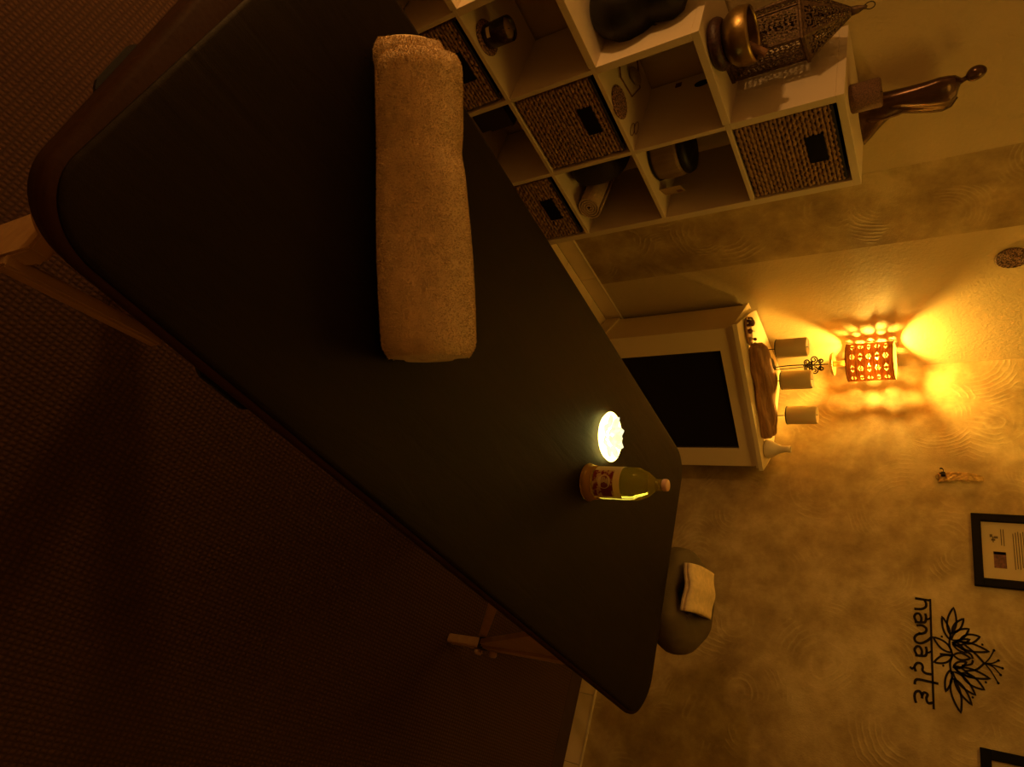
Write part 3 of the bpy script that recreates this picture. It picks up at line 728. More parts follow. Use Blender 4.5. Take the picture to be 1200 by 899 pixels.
# wire hoops
t = thing('wire_loops', 'pair of thin brown wire loops lying flat near the front of the shelf cube', 'ring', (-0.41, 0.06, 2 * p + TH / 2))
for k, (ox, oy) in enumerate(((0, 0), (0.018, 0.03))):
    mesh_obj('loop', tube(new(), [(ox + 0.013 * math.cos(a * PI / 10), oy + 0.032 * math.sin(a * PI / 10), 0.002 + k * 0.0025) for a in range(20)], 0.0013, 6, True), 'trinket_brown', t, 'all')
# small plaque and oval on the cube's right panel
o = mesh_obj('square_plaque', bx(-0.004, 0, -0.012, 0.012, -0.012, 0.012, bev=0.0015), 'red_tag', None, loc=(-p - TH / 2 - 0.0005, 0.335, 0.83)); tag(o, 'tiny dark red square plaque on the inner side of the shelf cube', 'plaque')
bm = new(); lathe(bm, [(0, 0), (0.016, 0), (0.016, 0.003), (0, 0.003)], 24, True, Matrix.Rotation(-PI / 2, 3, 'Y'))
for v in bm.verts: v.co.z *= 1.7
o = mesh_obj('black_oval_disc', bm, 'black', None, loc=(-p - TH / 2 - 0.0005, 0.30, 0.925)); tag(o, 'small black oval disc high on the inner side of the shelf cube', 'disc')
# lidded wooden pot with a card tag
pt = thing('wooden_pot', 'rounded dark wooden pot with a black lid rim in the shelf cube', 'pot', (-0.205, 0.150, 2 * p + TH / 2))
pt.scale = (1.18, 1.18, 1.18)
bm = new(); lathe(bm, [(0, 0), (0.072, 0), (0.080, 0.012), (0.084, 0.05), (0.082, 0.085), (0.076, 0.098), (0.0, 0.100)], 36); mesh_obj('body', bm, 'pot', pt, 'all')
bm = new(); lathe(bm, [(0.0, 0.1005), (0.078, 0.1005), (0.080, 0.108), (0.074, 0.122), (0.058, 0.128), (0.0, 0.129)], 36); mesh_obj('lid', bm, 'dark_ceramic', pt, 'all')
bm = new(); lathe(bm, [(0.074, -0.0), (0.083, 0.006), (0.082, 0.012)], 36, False); mesh_obj('foot_ring', bm, 'dark_ceramic', pt, 'all')
cd = thing('card_tag', 'small folded kraft card leaning beside the dark wooden pot', 'card', (-0.085, 0.070, 2 * p + TH / 2), 0.5)
bm = bx(-0.035, 0.035, -0.001, 0.001, 0, 0.085); mesh_obj('card', bm, 'tag', cd)
mesh_obj('printed_flower', bx(0.004, 0.028, -0.0016, -0.0011, 0.055, 0.077), 'ink_red', cd)
# cushion + rolled towel
cu = thing('round_cushion', 'dark round cushion wedged behind the rolled towel in the shelf cube', 'cushion', (-0.262, 0.19, p + TH / 2))
bm = new(); bmesh.ops.create_uvsphere(bm, u_segments=40, v_segments=20, radius=1.0)
for v in bm.verts:
    s_ = lambda q, e: math.copysign(abs(q) ** e, q)
    v.co = Vector((s_(v.co.x, 0.6) * 0.078, s_(v.co.y, 0.7) * 0.15, 0.125 + s_(v.co.z, 0.75) * 0.124))
mesh_obj('pad', bm, 'dark_cushion', cu, 'all')
ru = thing('rolled_hand_towel', 'small tan towel rolled into a spiral in the shelf cube', 'towel', (-0.118, 0.172, p + TH / 2), math.radians(-6))
bm = new(); turns = 4.2; n = 150; th_ = 0.0060; L0, L1 = -0.16, 0.12
outer = []; inner = []
for i in range(n + 1):
    a = 2 * PI * turns * i / n; r = 0.006 + 0.0105 * a / (2 * PI) * (0.93)
    cxx, cz_ = 0, 0.055
    outer.append(((r + th_ / 2) * math.cos(a), cz_ + (r + th_ / 2) * math.sin(a))); inner.append(((r - th_ / 2) * math.cos(a), cz_ + (r - th_ / 2) * math.sin(a)))
V = [[bm.verts.new((x, yy, max(z, 0.001))) for (x, z) in lst] for lst in (outer, inner) for yy in (L0, L1)]
for i in range(n):
    bm.faces.new((V[0][i], V[0][i + 1], V[1][i + 1], V[1][i])); bm.faces.new((V[2][i], V[3][i], V[3][i + 1], V[2][i + 1]))
    bm.faces.new((V[0][i], V[2][i], V[2][i + 1], V[0][i + 1])); bm.faces.new((V[1][i], V[1][i + 1], V[3][i + 1], V[3][i]))
bm.faces.new((V[0][n], V[2][n], V[3][n], V[1][n]))
bmesh.ops.recalc_face_normals(bm, faces=bm.faces)
for v in bm.verts: v.co.x *= 1.12; v.co.z *= 1.0
mesh_obj('spiral_roll', bm, 'towel_roll', ru, True)
bm = new(); tube(bm, [(0.0588 * math.cos(a), 0.03, 0.0545 + 0.0525 * math.sin(a)) for a in [2 * PI * i / 30 for i in range(30)]], 0.0022, 6, True); mesh_obj('tie_band', bm, 'trinket_brown', ru, 'all')
# dark box in the bottom cube
o = thing('storage_box', 'low dark box at the back of a bottom shelf cube', 'box', (-0.555, 0.26, TO / 2))
mesh_obj('body', bx(-0.065, 0.065, -0.05, 0.09, 0.05, 0.15, bev=0.003), 'slate', o); mesh_obj('lid', bx(-0.068, 0.068, -0.053, 0.093, 0.15, 0.165, bev=0.003), 'slate', o)
mesh_obj('stand', bx(-0.06, 0.06, -0.045, 0.085, 0.0, 0.05, bev=0.003), 'slate', o)
# black seated vase on the second step
bv = thing('black_vase', 'bulky black glazed gourd vase standing on the second step of the shelf', 'vase', (-0.80, 0.17, 2 * p + TO / 2))
bm = new(); lathe(bm, [(0, 0), (0.055, 0), (0.085, 0.02), (0.112, 0.065), (0.118, 0.105), (0.105, 0.15), (0.082, 0.185), (0.088, 0.215), (0.092, 0.25), (0.078, 0.285), (0.045, 0.31), (0.03, 0.33), (0.036, 0.35), (0.028, 0.35), (0.024, 0.335), (0, 0.333)], 40)
for v in bm.verts:
    a = math.atan2(v.co.y, v.co.x); k = 1 + 0.05 * math.sin(3 * a + v.co.z * 9); v.co.x *= k; v.co.y *= k
mesh_obj('body', bm, 'dark_ceramic', bv, 'all')
bm = new(); tube(bm, smooth_pts([(0.085, -0.03, 0.19), (0.14, -0.05, 0.17), (0.15, -0.05, 0.10), (0.112, -0.03, 0.07)], 6), 0.012, 8); mesh_obj('handle', bm, 'dark_ceramic', bv, 'all')

# singing bowl on ring cushion, mallet inside; lantern behind
BZ = 3 * p + TO / 2
bp = Vector((-0.605, 0.085, BZ))
rc = thing('ring_cushion', 'dark red brocade ring cushion carrying the brass singing bowl', 'cushion', bp)
bm = new(); tube(bm, [(0.060 * math.cos(2 * PI * i / 40), 0.060 * math.sin(2 * PI * i / 40), 0.0225) for i in range(40)], 0.022, 14, True); mesh_obj('padding', bm, 'dark_red', rc, 'all')
sb = thing('singing_bowl', 'brass singing bowl resting on a dark red ring cushion', 'bowl', bp + Vector((0, 0, 0.0335)))
bm = new(); lathe(bm, [(x_ * 1.22, z_ * 1.1) for x_, z_ in [(0, 0.0), (0.030, 0.002), (0.055, 0.014), (0.070, 0.036), (0.0735, 0.058), (0.071, 0.078), (0.068, 0.086), (0.065, 0.086), (0.067, 0.076), (0.069, 0.057), (0.066, 0.036), (0.052, 0.017), (0.028, 0.006), (0, 0.0045)]], 48); mesh_obj('bowl', bm, 'brass', sb, 'all')
mt = thing('bowl_mallet', 'short wooden mallet leaning out of the brass singing bowl', 'mallet', bp + Vector((0.01, -0.01, 0.030)))
bm = new(); tube(bm, [(-0.03, 0.02, 0.014), (0.05, -0.025, 0.125)], 0.013, 14); mesh_obj('stick', bm, 'mallet', mt, True)
la = thing('pierced_lantern', 'hexagonal pierced metal lantern with a pointed roof behind the brass bowl', 'lantern', (-0.485, 0.235, BZ), 0.25)
def pierced_panel(bm, p00, p10, p11, p01, nu, nv, seed, margin=0.08, keep=0.30):
    """a quad panel as a lattice: cells removed by a pattern"""
    p00, p10, p11, p01 = map(Vector, (p00, p10, p11, p01)); G = {}
    def g(i, k):
        if (i, k) not in G:
            u, v = i / nu, k / nv; G[(i, k)] = bm.verts.new(p00.lerp(p10, u).lerp(p01.lerp(p11, u), v))
        return G[(i, k)]
    for i in range(nu):
        for k in range(nv):
            u, v = (i + .5) / nu, (k + .5) / nv
            edge = min(u, 1 - u) < margin or min(v, 1 - v) < margin * 0.6
            pat = math.sin(u * 9 * PI + 0.7 * math.sin(v * 30)) * math.sin(v * 14 * PI + 0.6 * math.sin(u * 19) + seed)
            if edge or abs(pat) < keep: bm.faces.new((g(i, k), g(i + 1, k), g(i + 1, k + 1), g(i, k + 1)))
RL = 0.100; HL = 0.245
for i in range(6):
    a0, a1 = PI / 3 * i, PI / 3 * (i + 1)
    c0 = (RL * math.cos(a0), RL * math.sin(a0)); c1 = (RL * math.cos(a1), RL * math.sin(a1))
    bm = new(); pierced_panel(bm, c0 + (0.012,), c1 + (0.012,), c1 + (HL,), c0 + (HL,), 26, 52, i)
    mesh_obj('pierced_panel', bm, 'lantern', la).modifiers.new('s', 'SOLIDIFY').thickness = 0.0012
    q0 = (0.012 * math.cos(a0), 0.012 * math.sin(a0)); q1 = (0.012 * math.cos(a1), 0.012 * math.sin(a1))
    r0 = (1.06 * c0[0], 1.06 * c0[1]); r1 = (1.06 * c1[0], 1.06 * c1[1])
    bm = new(); pierced_panel(bm, r0 + (HL + 0.008,), r1 + (HL + 0.008,), q1 + (HL + 0.140,), q0 + (HL + 0.140,), 22, 34, i + 9, 0.08, 0.36)
    mesh_obj('roof_panel', bm, 'lantern', la).modifiers.new('s', 'SOLIDIFY').thickness = 0.0012
    bm = new(); tube(bm, [c0 + (0.0,), c0 + (HL + 0.008,)], 0.004, 6); mesh_obj('corner_post', bm, 'lantern', la)
hx = [(1.08 * RL * math.cos(PI / 3 * i), 1.08 * RL * math.sin(PI / 3 * i)) for i in range(6)]
mesh_obj('base_plate', prism(new(), hx, 0.0, 0.012), 'lantern', la); 
mesh_obj('eave_rim', tube(new(), [(x, y, HL + 0.004) for x, y in hx], 0.006, 6, True), 'lantern', la)
bm = new(); lathe(bm, [(0.014, HL + 0.136), (0.012, HL + 0.155), (0.006, HL + 0.17), (0.008, HL + 0.176), (0.0, HL + 0.182)], 14); mesh_obj('finial', bm, 'lantern', la, 'all')
mesh_obj('hanging_ring', tube(new(), [(0.014 * math.cos(a * PI / 10), 0.0, HL + 0.188 + 0.014 * math.sin(a * PI / 10)) for a in range(20)], 0.0016, 6, True), 'iron', la, 'all')

# bronze abstract figure and glitter candle on the top
AZ = 4 * p + TO / 2
fg = thing('bronze_figure', 'tall abstract dark bronze figure with a bent head on the shelf top', 'sculpture', (-0.085, 0.265, AZ))
# robed body: blade-like sections that turn and lean as they rise; (z, half-width, half-depth, x offset, twist)
secs = [(0.000, 0.100, 0.048, 0.030, -0.20), (0.025, 0.086, 0.046, 0.022, -0.15), (0.060, 0.066, 0.042, 0.008, 0.0), (0.095, 0.050, 0.038, -0.004, 0.2), (0.130, 0.046, 0.035, -0.010, 0.4),
        (0.170, 0.056, 0.036, -0.004, 0.4), (0.210, 0.066, 0.037, 0.002, 0.35), (0.245, 0.072, 0.036, 0.004, 0.3), (0.270, 0.068, 0.032, 0.002, 0.3), (0.288, 0.050, 0.025, -0.008, 0.3), (0.296, 0.026, 0.016, -0.020, 0.3), (0.303, 0.010, 0.009, -0.026, 0.3)]
def lerp_secs(ss, m):
    out = []
    for a_, b_ in zip(ss, ss[1:]):
        for k in range(m): out.append(tuple(a_[q] + (b_[q] - a_[q]) * k / m for q in range(5)))
    out.append(ss[-1]); return out
K = 30
def fig_pt(sec, a):
    z, hw, hd, ox, tw = sec
    dd = ((a - (3.9 + 6.0 * z) + PI) % (2 * PI) - PI)                    # a fold line winding round the robe
    fold = 1 - 0.22 * math.exp(-(dd / 0.30) ** 2) + 0.14 * math.exp(-((dd - 0.45) / 0.25) ** 2)
    x_, y_ = hw * math.cos(a) * fold, hd * math.sin(a) * fold
    return Vector((ox + x_ * math.cos(tw) - y_ * math.sin(tw), (x_ * math.sin(tw) + y_ * math.cos(tw)), z))
bm = new(); LS = lerp_secs(secs, 3)
rings = [[bm.verts.new(fig_pt(sc_, 2 * PI * i / K)) for i in range(K)] for sc_ in LS]
for A, B in zip(rings, rings[1:]):
    for i in range(K): bm.faces.new((A[i], A[(i + 1) % K], B[(i + 1) % K], B[i]))
bm.faces.new(list(reversed(rings[0]))); bm.faces.new(rings[-1])
mesh_obj('robed_body', bm, 'bronze', fg, 'all')
bm = new(); tube(bm, smooth_pts([(-0.022, 0, 0.292), (-0.030, -0.004, 0.310), (-0.038, -0.006, 0.322)], 4), [0.012, 0.011, 0.010, 0.009, 0.008, 0.008, 0.008, 0.008, 0.008], 10)
mesh_obj('neck', bm, 'bronze', fg, 'all')
bm = new(); bmesh.ops.create_uvsphere(bm, u_segments=24, v_segments=16, radius=1.0)
for v in bm.verts: v.co = Vector((v.co.x * 0.023, v.co.y * 0.022, v.co.z * 0.030 * (1 + 0.12 * v.co.x)))
mesh_obj('head', bm, 'bronze', fg, 'all', (-0.046, -0.008, 0.343), (0.10, -0.45, 0))
bm = new(); tube(bm, [fig_pt(sc_, 4.45 + 6.0 * sc_[0]) * 1.0 for sc_ in LS[3:28]], 0.005, 8)
mesh_obj('drape_edge', bm, 'bronze', fg, 'all')
gc = thing('glitter_pillar_candle', 'short brown glittery pillar candle in front of the bronze figure', 'candle', (-0.265, 0.10, AZ))
bm = new(); lathe(bm, [(0, 0), (0.043, 0), (0.046, 0.004), (0.046, 0.086), (0.043, 0.090), (0.030, 0.086), (0, 0.085)], 40); mesh_obj('wax_body', bm, 'glitter', gc, True)
bm = new(); tube(bm, [(0, 0, 0.085), (0.001, 0, 0.094)], 0.0013, 6); mesh_obj('wick', bm, 'black', gc)

# ------------------------------------------------------------------ corner fireplace
FL = Vector((0.81, 0.075)); FR = Vector((1.53, -0.36)); dv = (FR - FL).normalized(); WD = (FR - FL).length
yaw = math.atan2(dv.y, dv.x)
HM = 0.77
fp = thing('corner_fireplace', 'cream corner fireplace surround with a black glass firebox', 'fireplace', (FL.x, FL.y, ZF + 0.0095), yaw)
# local: x along the front, y towards the corner, z from floor
def W2L(x, y):
    d = Vector((x, y)) - FL; return (d.dot(dv), d.dot(Vector((-dv.y, dv.x))))
wl_pt = W2L(0.98, 0.30); wr_pt = W2L(1.672, -0.20); cn = W2L(XW - 0.012, YW - 0.012)
wl2 = W2L(1.0, YW - 0.012); wr2 = W2L(XW - 0.012, -0.185)
mant = [(0, 0), (WD, 0), wr2, cn, W2L(1.075, YW - 0.012), W2L(0.985, 0.285)]
Hh = HM - ZF - 0.0095
mesh_obj('mantel_shelf', prism(new(), mant, Hh - 0.022, Hh), 'mantel', fp)
def inset_front(dx, dy): return [(dx, dy), (WD - dx, dy), (wr2[0] - dx, wr2[1] + 0.0), cn, (wl2[0] + dx * 0.4, wl2[1])]
mesh_obj('upper_moulding', prism(new(), inset_front(0.008, 0.008), Hh - 0.036, Hh - 0.022), 'mantel', fp)
mesh_obj('lower_moulding', prism(new(), inset_front(0.018, 0.020), Hh - 0.052, Hh - 0.036), 'mantel', fp)
# front face frame around the opening
x0, x1, z0, z1 = 0.147, 0.731, 0.10 - ZF - 0.06, 0.6455 - ZF
fx0, fx1 = 0.028, WD - 0.006
Y0 = 0.034
mesh_obj('stile', bx(fx0, x0, Y0, Y0 + 0.03, 0, Hh - 0.052), 'mantel', fp)
mesh_obj('stile', bx(x1, fx1, Y0, Y0 + 0.03, 0, Hh - 0.052), 'mantel', fp)
mesh_obj('header', bx(x0, x1, Y0, Y0 + 0.03, z1, Hh - 0.052), 'mantel', fp)
mesh_obj('hearth_rail', bx(x0, x1, Y0, Y0 + 0.03, 0, z0), 'mantel', fp)
mesh_obj('fire_glass', bx(x0, x1, Y0 + 0.018, Y0 + 0.026, z0, z1), 'black_glass', fp)
fr_ = mesh_obj('firebox', bx(x0 + 0.002, x1 - 0.002, Y0 + 0.03, Y0 + 0.13, z0, z1), 'black', fp)
def slab(ax_, bx_, t, h0, h1):
    a = Vector(ax_); b = Vector(bx_); d = (b - a).normalized(); nn = Vector((-d.y, d.x)) * t
    return prism(new(), [tuple(a), tuple(b), tuple(b + nn), tuple(a + nn)], h0, h1)
mesh_obj('side_return', slab((fx0, Y0 + 0.0), (wl2[0] + 0.012, wl2[1] - 0.01), -0.02, 0, Hh - 0.052), 'mantel', fp)
mesh_obj('side_return', slab((fx1, Y0 + 0.0), (wr2[0] - 0.012, wr2[1] - 0.01), 0.02, 0, Hh - 0.052), 'mantel', fp)
mesh_obj('plinth', slab((fx0 - 0.006, Y0 - 0.012), (wl2[0], wl2[1] - 0.01), -0.018, 0, 0.085), 'mantel', fp)
mesh_obj('plinth', bx(fx0 - 0.006, fx1, Y0 - 0.012, Y0 - 0.0005, 0, 0.085), 'mantel', fp)

def ML(lx, ly, z=0): 
    v = FL + dv * lx + Vector((-dv.y, dv.x)) * ly
    return Vector((v.x, v.y, HM + z))
# driftwood candle holder
lg = thing('driftwood_log', 'gnarled driftwood log holding three spiked candles on the mantel', 'candle holder', ML(0.435, 0.125), yaw)
bm = new(); n = 34; rings = []
rnd = random.Random(5)
lob = [rnd.uniform(0, 6.28) for _ in range(6)]
for i in range(n + 1):
    u = i / n; x = -0.272 + 0.53 * u
    e = (0.72 + 0.28 * math.sin(PI * u)) * min(1.0, 0.72 + 9 * min(u, 1 - u))
    rg = []
    for k in range(22):
        a = 2 * PI * k / 22
        r = 0.049 * e * (1 + 0.20 * math.sin(2 * a + lob[0] + 3 * u) + 0.15 * math.sin(5 * a + lob[1] + 9 * u) + 0.08 * math.sin(9 * a + 13 * u) + 0.12 * math.sin(17 * u + lob[2] + 2 * math.sin(a)))
        rg.append(bm.verts.new((x, 0.010 * math.sin(5 * u) + r * 1.15 * math.cos(a), max(0.0, 0.040 + 0.010 * math.sin(4 * u + 1) * 0.6 + r * math.sin(a)))))
    rings.append(rg)
for A, B in zip(rings, rings[1:]):
    for k in range(22): bm.faces.new((A[k], A[(k + 1) % 22], B[(k + 1) % 22], B[k]))
bm.faces.new(list(reversed(rings[0]))); bm.faces.new(rings[-1]); bmesh.ops.recalc_face_normals(bm, faces=bm.faces)
mesh_obj('wood', bm, 'driftwood', lg, 'all')
cand = [(-0.215, 0.055, 0.125), (-0.037, 0.05, 0.125), (0.165, 0.045, 0.125)]
names = ['cream pillar candle on the driftwood log, nearest the carved trinkets', 'cream pillar candle on the driftwood log, in front of the lamp stem', 'cream pillar candle on the driftwood log, nearest the white vase']
for (lx, ly, zc), lb_ in zip(cand, names):
    sp = mesh_obj('spike', tube(new(), [(lx, ly, 0.04), (lx, ly, zc)], 0.0025, 8), 'iron', lg)
    bm = new(); lathe(bm, [(0.0, zc - 0.004), (0.046, zc - 0.004), (0.050, zc), (0.047, zc + 0.0005), (0, zc + 0.0005)], 24)
    for v in bm.verts: v.co.x += lx; v.co.y += ly
    mesh_obj('drip_pan', bm, 'iron', lg)
    wp = ML(0.435, 0.125) + Vector((dv.x * lx - dv.y * ly, dv.y * lx + dv.x * ly, zc + 0.001))
    cd_ = thing('pillar_candle', lb_, 'candle', wp, 0, 'pillar candles on the driftwood log')
    bm = new(); lathe(bm, [(0, 0), (0.046, 0), (0.048, 0.003), (0.048, 0.138), (0.044, 0.146), (0.034, 0.145), (0.018, 0.139), (0, 0.137)], 36); mesh_obj('wax_body', bm, 'candle', cd_, True)
    mesh_obj('wick', tube(new(), [(0, 0, 0.137), (0.001, 0, 0.148)], 0.0012, 6), 'black', cd_)
# white bud vase at the right end
v_ = thing('bud_vase', 'small cream conical bud vase at the free end of the mantel', 'vase', ML(0.765, 0.10))
v_.scale = (1.18, 1.18, 1.22)
bm = new(); lathe(bm, [(0, 0), (0.034, 0), (0.042, 0.006), (0.044, 0.014), (0.038, 0.030), (0.026, 0.050), (0.017, 0.070), (0.0145, 0.085), (0.0155, 0.108), (0.012, 0.108), (0.011, 0.085), (0, 0.07)], 36); mesh_obj('body', bm, 'ceramic', v_, 'all')
# carved trinkets on a dark oval dish at the left end
td = thing('oval_dish', 'oval brown dish of carved trinkets at the left end of the mantel', 'dish', ML(0.096, 0.142), yaw)
bm = new(); lathe(bm, [(0, 0.0), (0.5, 0.0), (0.9, 0.006), (1.0, 0.016), (0.95, 0.017), (0.85, 0.010), (0, 0.007)], 36)
for q in bm.verts: q.co.x *= 0.082; q.co.y *= 0.046
mesh_obj('dish', bm, 'driftwood', td, 'all')
tl = ['dark carved elephant trinket with a white tusk on the oval dish', 'small round brown seed trinket on the oval dish', 'small two-lobed brown trinket nearest the log on the oval dish']
for k, (ox, kind_) in enumerate(((-0.045, 0), (0.0, 1), (0.042, 2))):
    pos = ML(0.096 + ox, 0.142, 0.0085)
    tr = thing('carved_trinket', tl[k], 'trinket', pos, yaw)
    bm = new()
    if kind_ == 0:
        bmesh.ops.create_uvsphere(bm, u_segments=18, v_segments=12, radius=1.0)
        for q in bm.verts: q.co = Vector((q.co.x * 0.020, q.co.y * 0.015, q.co.z * 0.016 + 0.026))
        mesh_obj('body', bm, 'trinket_brown', tr, 'all')
        for sx in (-1, 1):
            for sy in (-1, 1): mesh_obj('leg', tube(new(), [(sx * 0.011, sy * 0.008, 0.0), (sx * 0.011, sy * 0.008, 0.02)], 0.005, 8), 'trinket_brown', tr)
        mesh_obj('trunk', tube(new(), smooth_pts([(-0.016, -0.004, 0.034), (-0.028, -0.006, 0.03), (-0.030, -0.006, 0.012)], 4), 0.005, 8), 'trinket_brown', tr, 'all')
        mesh_obj('tusk', tube(new(), [(-0.018, -0.010, 0.030), (-0.026, -0.018, 0.022)], 0.003, 6), 'ceramic', tr)
    elif kind_ == 1:
        lathe(bm, [(0, 0), (0.010, 0.001), (0.014, 0.010), (0.010, 0.019), (0.003, 0.023), (0, 0.024)], 16); mesh_obj('seed', bm, 'trinket_brown', tr, 'all')
        mesh_obj('stalk', tube(new(), [(0, 0, 0.022), (0.003, 0, 0.032)], 0.002, 6), 'ceramic', tr)
    else:
        lathe(bm, [(0, 0), (0.009, 0.001), (0.011, 0.012), (0.004, 0.02), (0, 0.021)], 14); mesh_obj('lower_lobe', bm, 'ceramic', tr, 'all')
        bm = new(); bmesh.ops.create_uvsphere(bm, u_segments=14, v_segments=10, radius=0.009); mesh_obj('upper_lobe', bm, 'trinket_brown', tr, 'all', (0.004, 0, 0.028))

# ------------------------------------------------------------------ lamp in the corner
LX, LY = 1.45, 0.253
lp = thing('corner_lamp', 'lit lamp with pierced cylinder shade on a scrolled iron stem in the corner', 'lamp', (LX, LY, HM))
ZL = 1.168 - HM; HS = 0.218; RS = 0.100
bm = new(); lathe(bm, [(0, 0), (0.055, 0), (0.058, 0.006), (0.050, 0.014), (0.016, 0.020), (0.010, 0.028), (0, 0.028)], 32); mesh_obj('foot', bm, 'iron', lp, 'all')
mesh_obj('stem', tube(new(), smooth_pts([(0.0, 0.0, 0.02), (-0.004, 0.004, 0.12), (0.0, 0.0, 0.30)], 6), 0.0032, 8), 'iron', lp, 'all')
mesh_obj('stem', tube(new(), smooth_pts([(0.012, -0.008, 0.02), (0.008, -0.006, 0.12), (0.0, 0.0, 0.27)], 6), 0.0022, 8), 'iron', lp, 'all')
def scroll(cx_, cz_, r, turns, ph, ang, flip=1):
    pts = []
    for i in range(26):
        t = i / 25; a = ph + flip * turns * 2 * PI * t; rr = r * (1 - 0.75 * t)
        x_ = cx_ + rr * math.cos(a); pts.append((x_ * math.cos(ang), x_ * math.sin(ang), cz_ + rr * math.sin(a)))
    return pts
for k in range(4):
    ang = PI / 2 * k + 0.6
    for (c_, z_, r_, fl_) in ((0.018, 0.195, 0.017, 1), (0.030, 0.230, 0.021, -1), (0.020, 0.266, 0.014, 1), (0.012, 0.212, 0.010, -1)):
        mesh_obj('scroll', tube(new(), scroll(c_, z_, r_, 1.5, PI, ang, fl_), 0.0036, 6), 'iron', lp, 'all')
mesh_obj('ring_link', tube(new(), [(0.017 * math.cos(a * PI / 10), 0, 0.295 + 0.020 * math.sin(a * PI / 10)) for a in range(20)], 0.0016, 6, True), 'gold', lp, 'all')
bm = new(); lathe(bm, [(0, 0.315), (0.055, 0.315), (0.062, 0.322), (0.064, 0.330), (0.060, 0.331), (0.054, 0.326), (0, 0.322)], 36); mesh_obj('drip_pan', bm, 'gold', lp, 'all')
bm = new(); lathe(bm, [(0.014, 0.322), (0.016, 0.34), (0.016, 0.405), (0.0, 0.405)], 20); mesh_obj('socket', bm, 'gold', lp, 'all')
mesh_obj('shade_arm', tube(new(), [(-RS, 0, ZL + 0.02), (RS, 0, ZL + 0.02)], 0.002, 6), 'iron', lp)
mesh_obj('shade_arm', tube(new(), [(0, -RS, ZL + 0.02), (0, RS, ZL + 0.02)], 0.002, 6), 'iron', lp)
# pierced shade
bm = new(); NC, NR = 10, 5; SU, SV = 30, 30
NU = NC * SU; NV = NR * SV + 20
G = {}
def gv(i, k):
    i %= NU
    if (i, k) not in G:
        a = 2 * PI * i / NU; G[(i, k)] = bm.verts.new((RS * math.cos(a), RS * math.sin(a), ZL + HS * k / NV))
    return G[(i, k)]
for i in range(NU):
    for k in range(NV):
        hole = False
        kk = k - 10
        if 0 <= kk < NR * SV:
            a = ((i % SU) + .5) / SU * 2 - 1; b = ((kk % SV) + .5) / SV * 2 - 1
            typ = (i // SU + kk // SV) % 2
            d = abs(a) + abs(b)
            if 0.42 < d < 0.68 and (abs(b) > 0.20 if typ else abs(a) > 0.20): hole = True
            if typ and d < 0.12: hole = True
        if not hole: bm.faces.new((gv(i, k), gv(i + 1, k), gv(i + 1, k + 1), gv(i, k + 1)))
so = mesh_obj('pierced_shade', bm, 'shade', lp)
md = so.modifiers.new('thickness', 'SOLIDIFY'); md.thickness = 0.0016
for z_ in (ZL, ZL + HS):
    mesh_obj('shade_rim', tube(new(), [(RS * math.cos(a * PI / 24), RS * math.sin(a * PI / 24), z_) for a in range(48)], 0.0025, 6, True), 'mallet', lp, 'all')
bm = new(); bmesh.ops.create_uvsphere(bm, u_segments=16, v_segments=10, radius=0.022)
for q in bm.verts: q.co.z *= 1.25
mesh_obj('bulb', bm, 'bulb', lp, 'all', (0, 0, ZL + 0.120))

# ------------------------------------------------------------------ wall things
# round wicker disc on the left wall
wd = thing('wicker_wall_disc', 'small round brown wicker disc on the left wall', 'wall ornament', (0.92, YW - 0.0005, 1.876), 0, None, (PI / 2, 0, 0))
bm = new(); lathe(bm, [(0, 0), (0.058, 0), (0.058, 0.008), (0, 0.010)], 32); mesh_obj('backing', bm, 'wicker', wd)
mesh_obj('weave', woven_disc(new(), 0.060, 8, 0.014), 'wicker', wd, 'all')['kind'] = 'stuff'
# gold wall hook / sconce
gs = thing('gold_wall_sconce', 'hammered gold strip sconce with a curled hook on the plaster wall', 'wall ornament', (XW, -0.298, 1.55))
def f(u, v):
    z = 0.0 + 0.18 * u; b_ = 0.022 * math.sin(PI * u) ** 0.8 + 0.006
    y = (0.026 - 0.008 * u) * (2 * v - 1) * (1 - 0.35 * max(0, u - 0.8) / 0.2)
    return (-b_ - 0.003 * math.sin(40 * u + 6 * v) * math.sin(9 * v), -y, z)
bm = new(); sheet(bm, f, 40, 10, 0.002); mesh_obj('hammered_strip', bm, 'gold', gs, 'all')
def curl(u, v):
    a_ = -0.4 + 4.2 * u; r_ = 0.015 * (1 - 0.45 * u)
    return (-0.016 - 0.012 * v, 0.034 - r_ * math.cos(a_) * 1.2, 0.012 + r_ * math.sin(a_))
bm = new(); sheet(bm, curl, 18, 3, 0.0025); mesh_obj('curled_hook', bm, 'iron', gs, 'all')
mesh_obj('bracket', bx(-0.030, -0.004, 0.004, 0.024, 0.012, 0.030, bev=0.003), 'iron', gs)
bm = new(); sheet(bm, lambda u, v: (-0.010 - 0.014 * v, -0.014 + 0.030 * u, 0.002 - 0.012 * math.sin(PI * u)), 10, 3, 0.002); mesh_obj('lower_curl', bm, 'gold', gs, 'all')

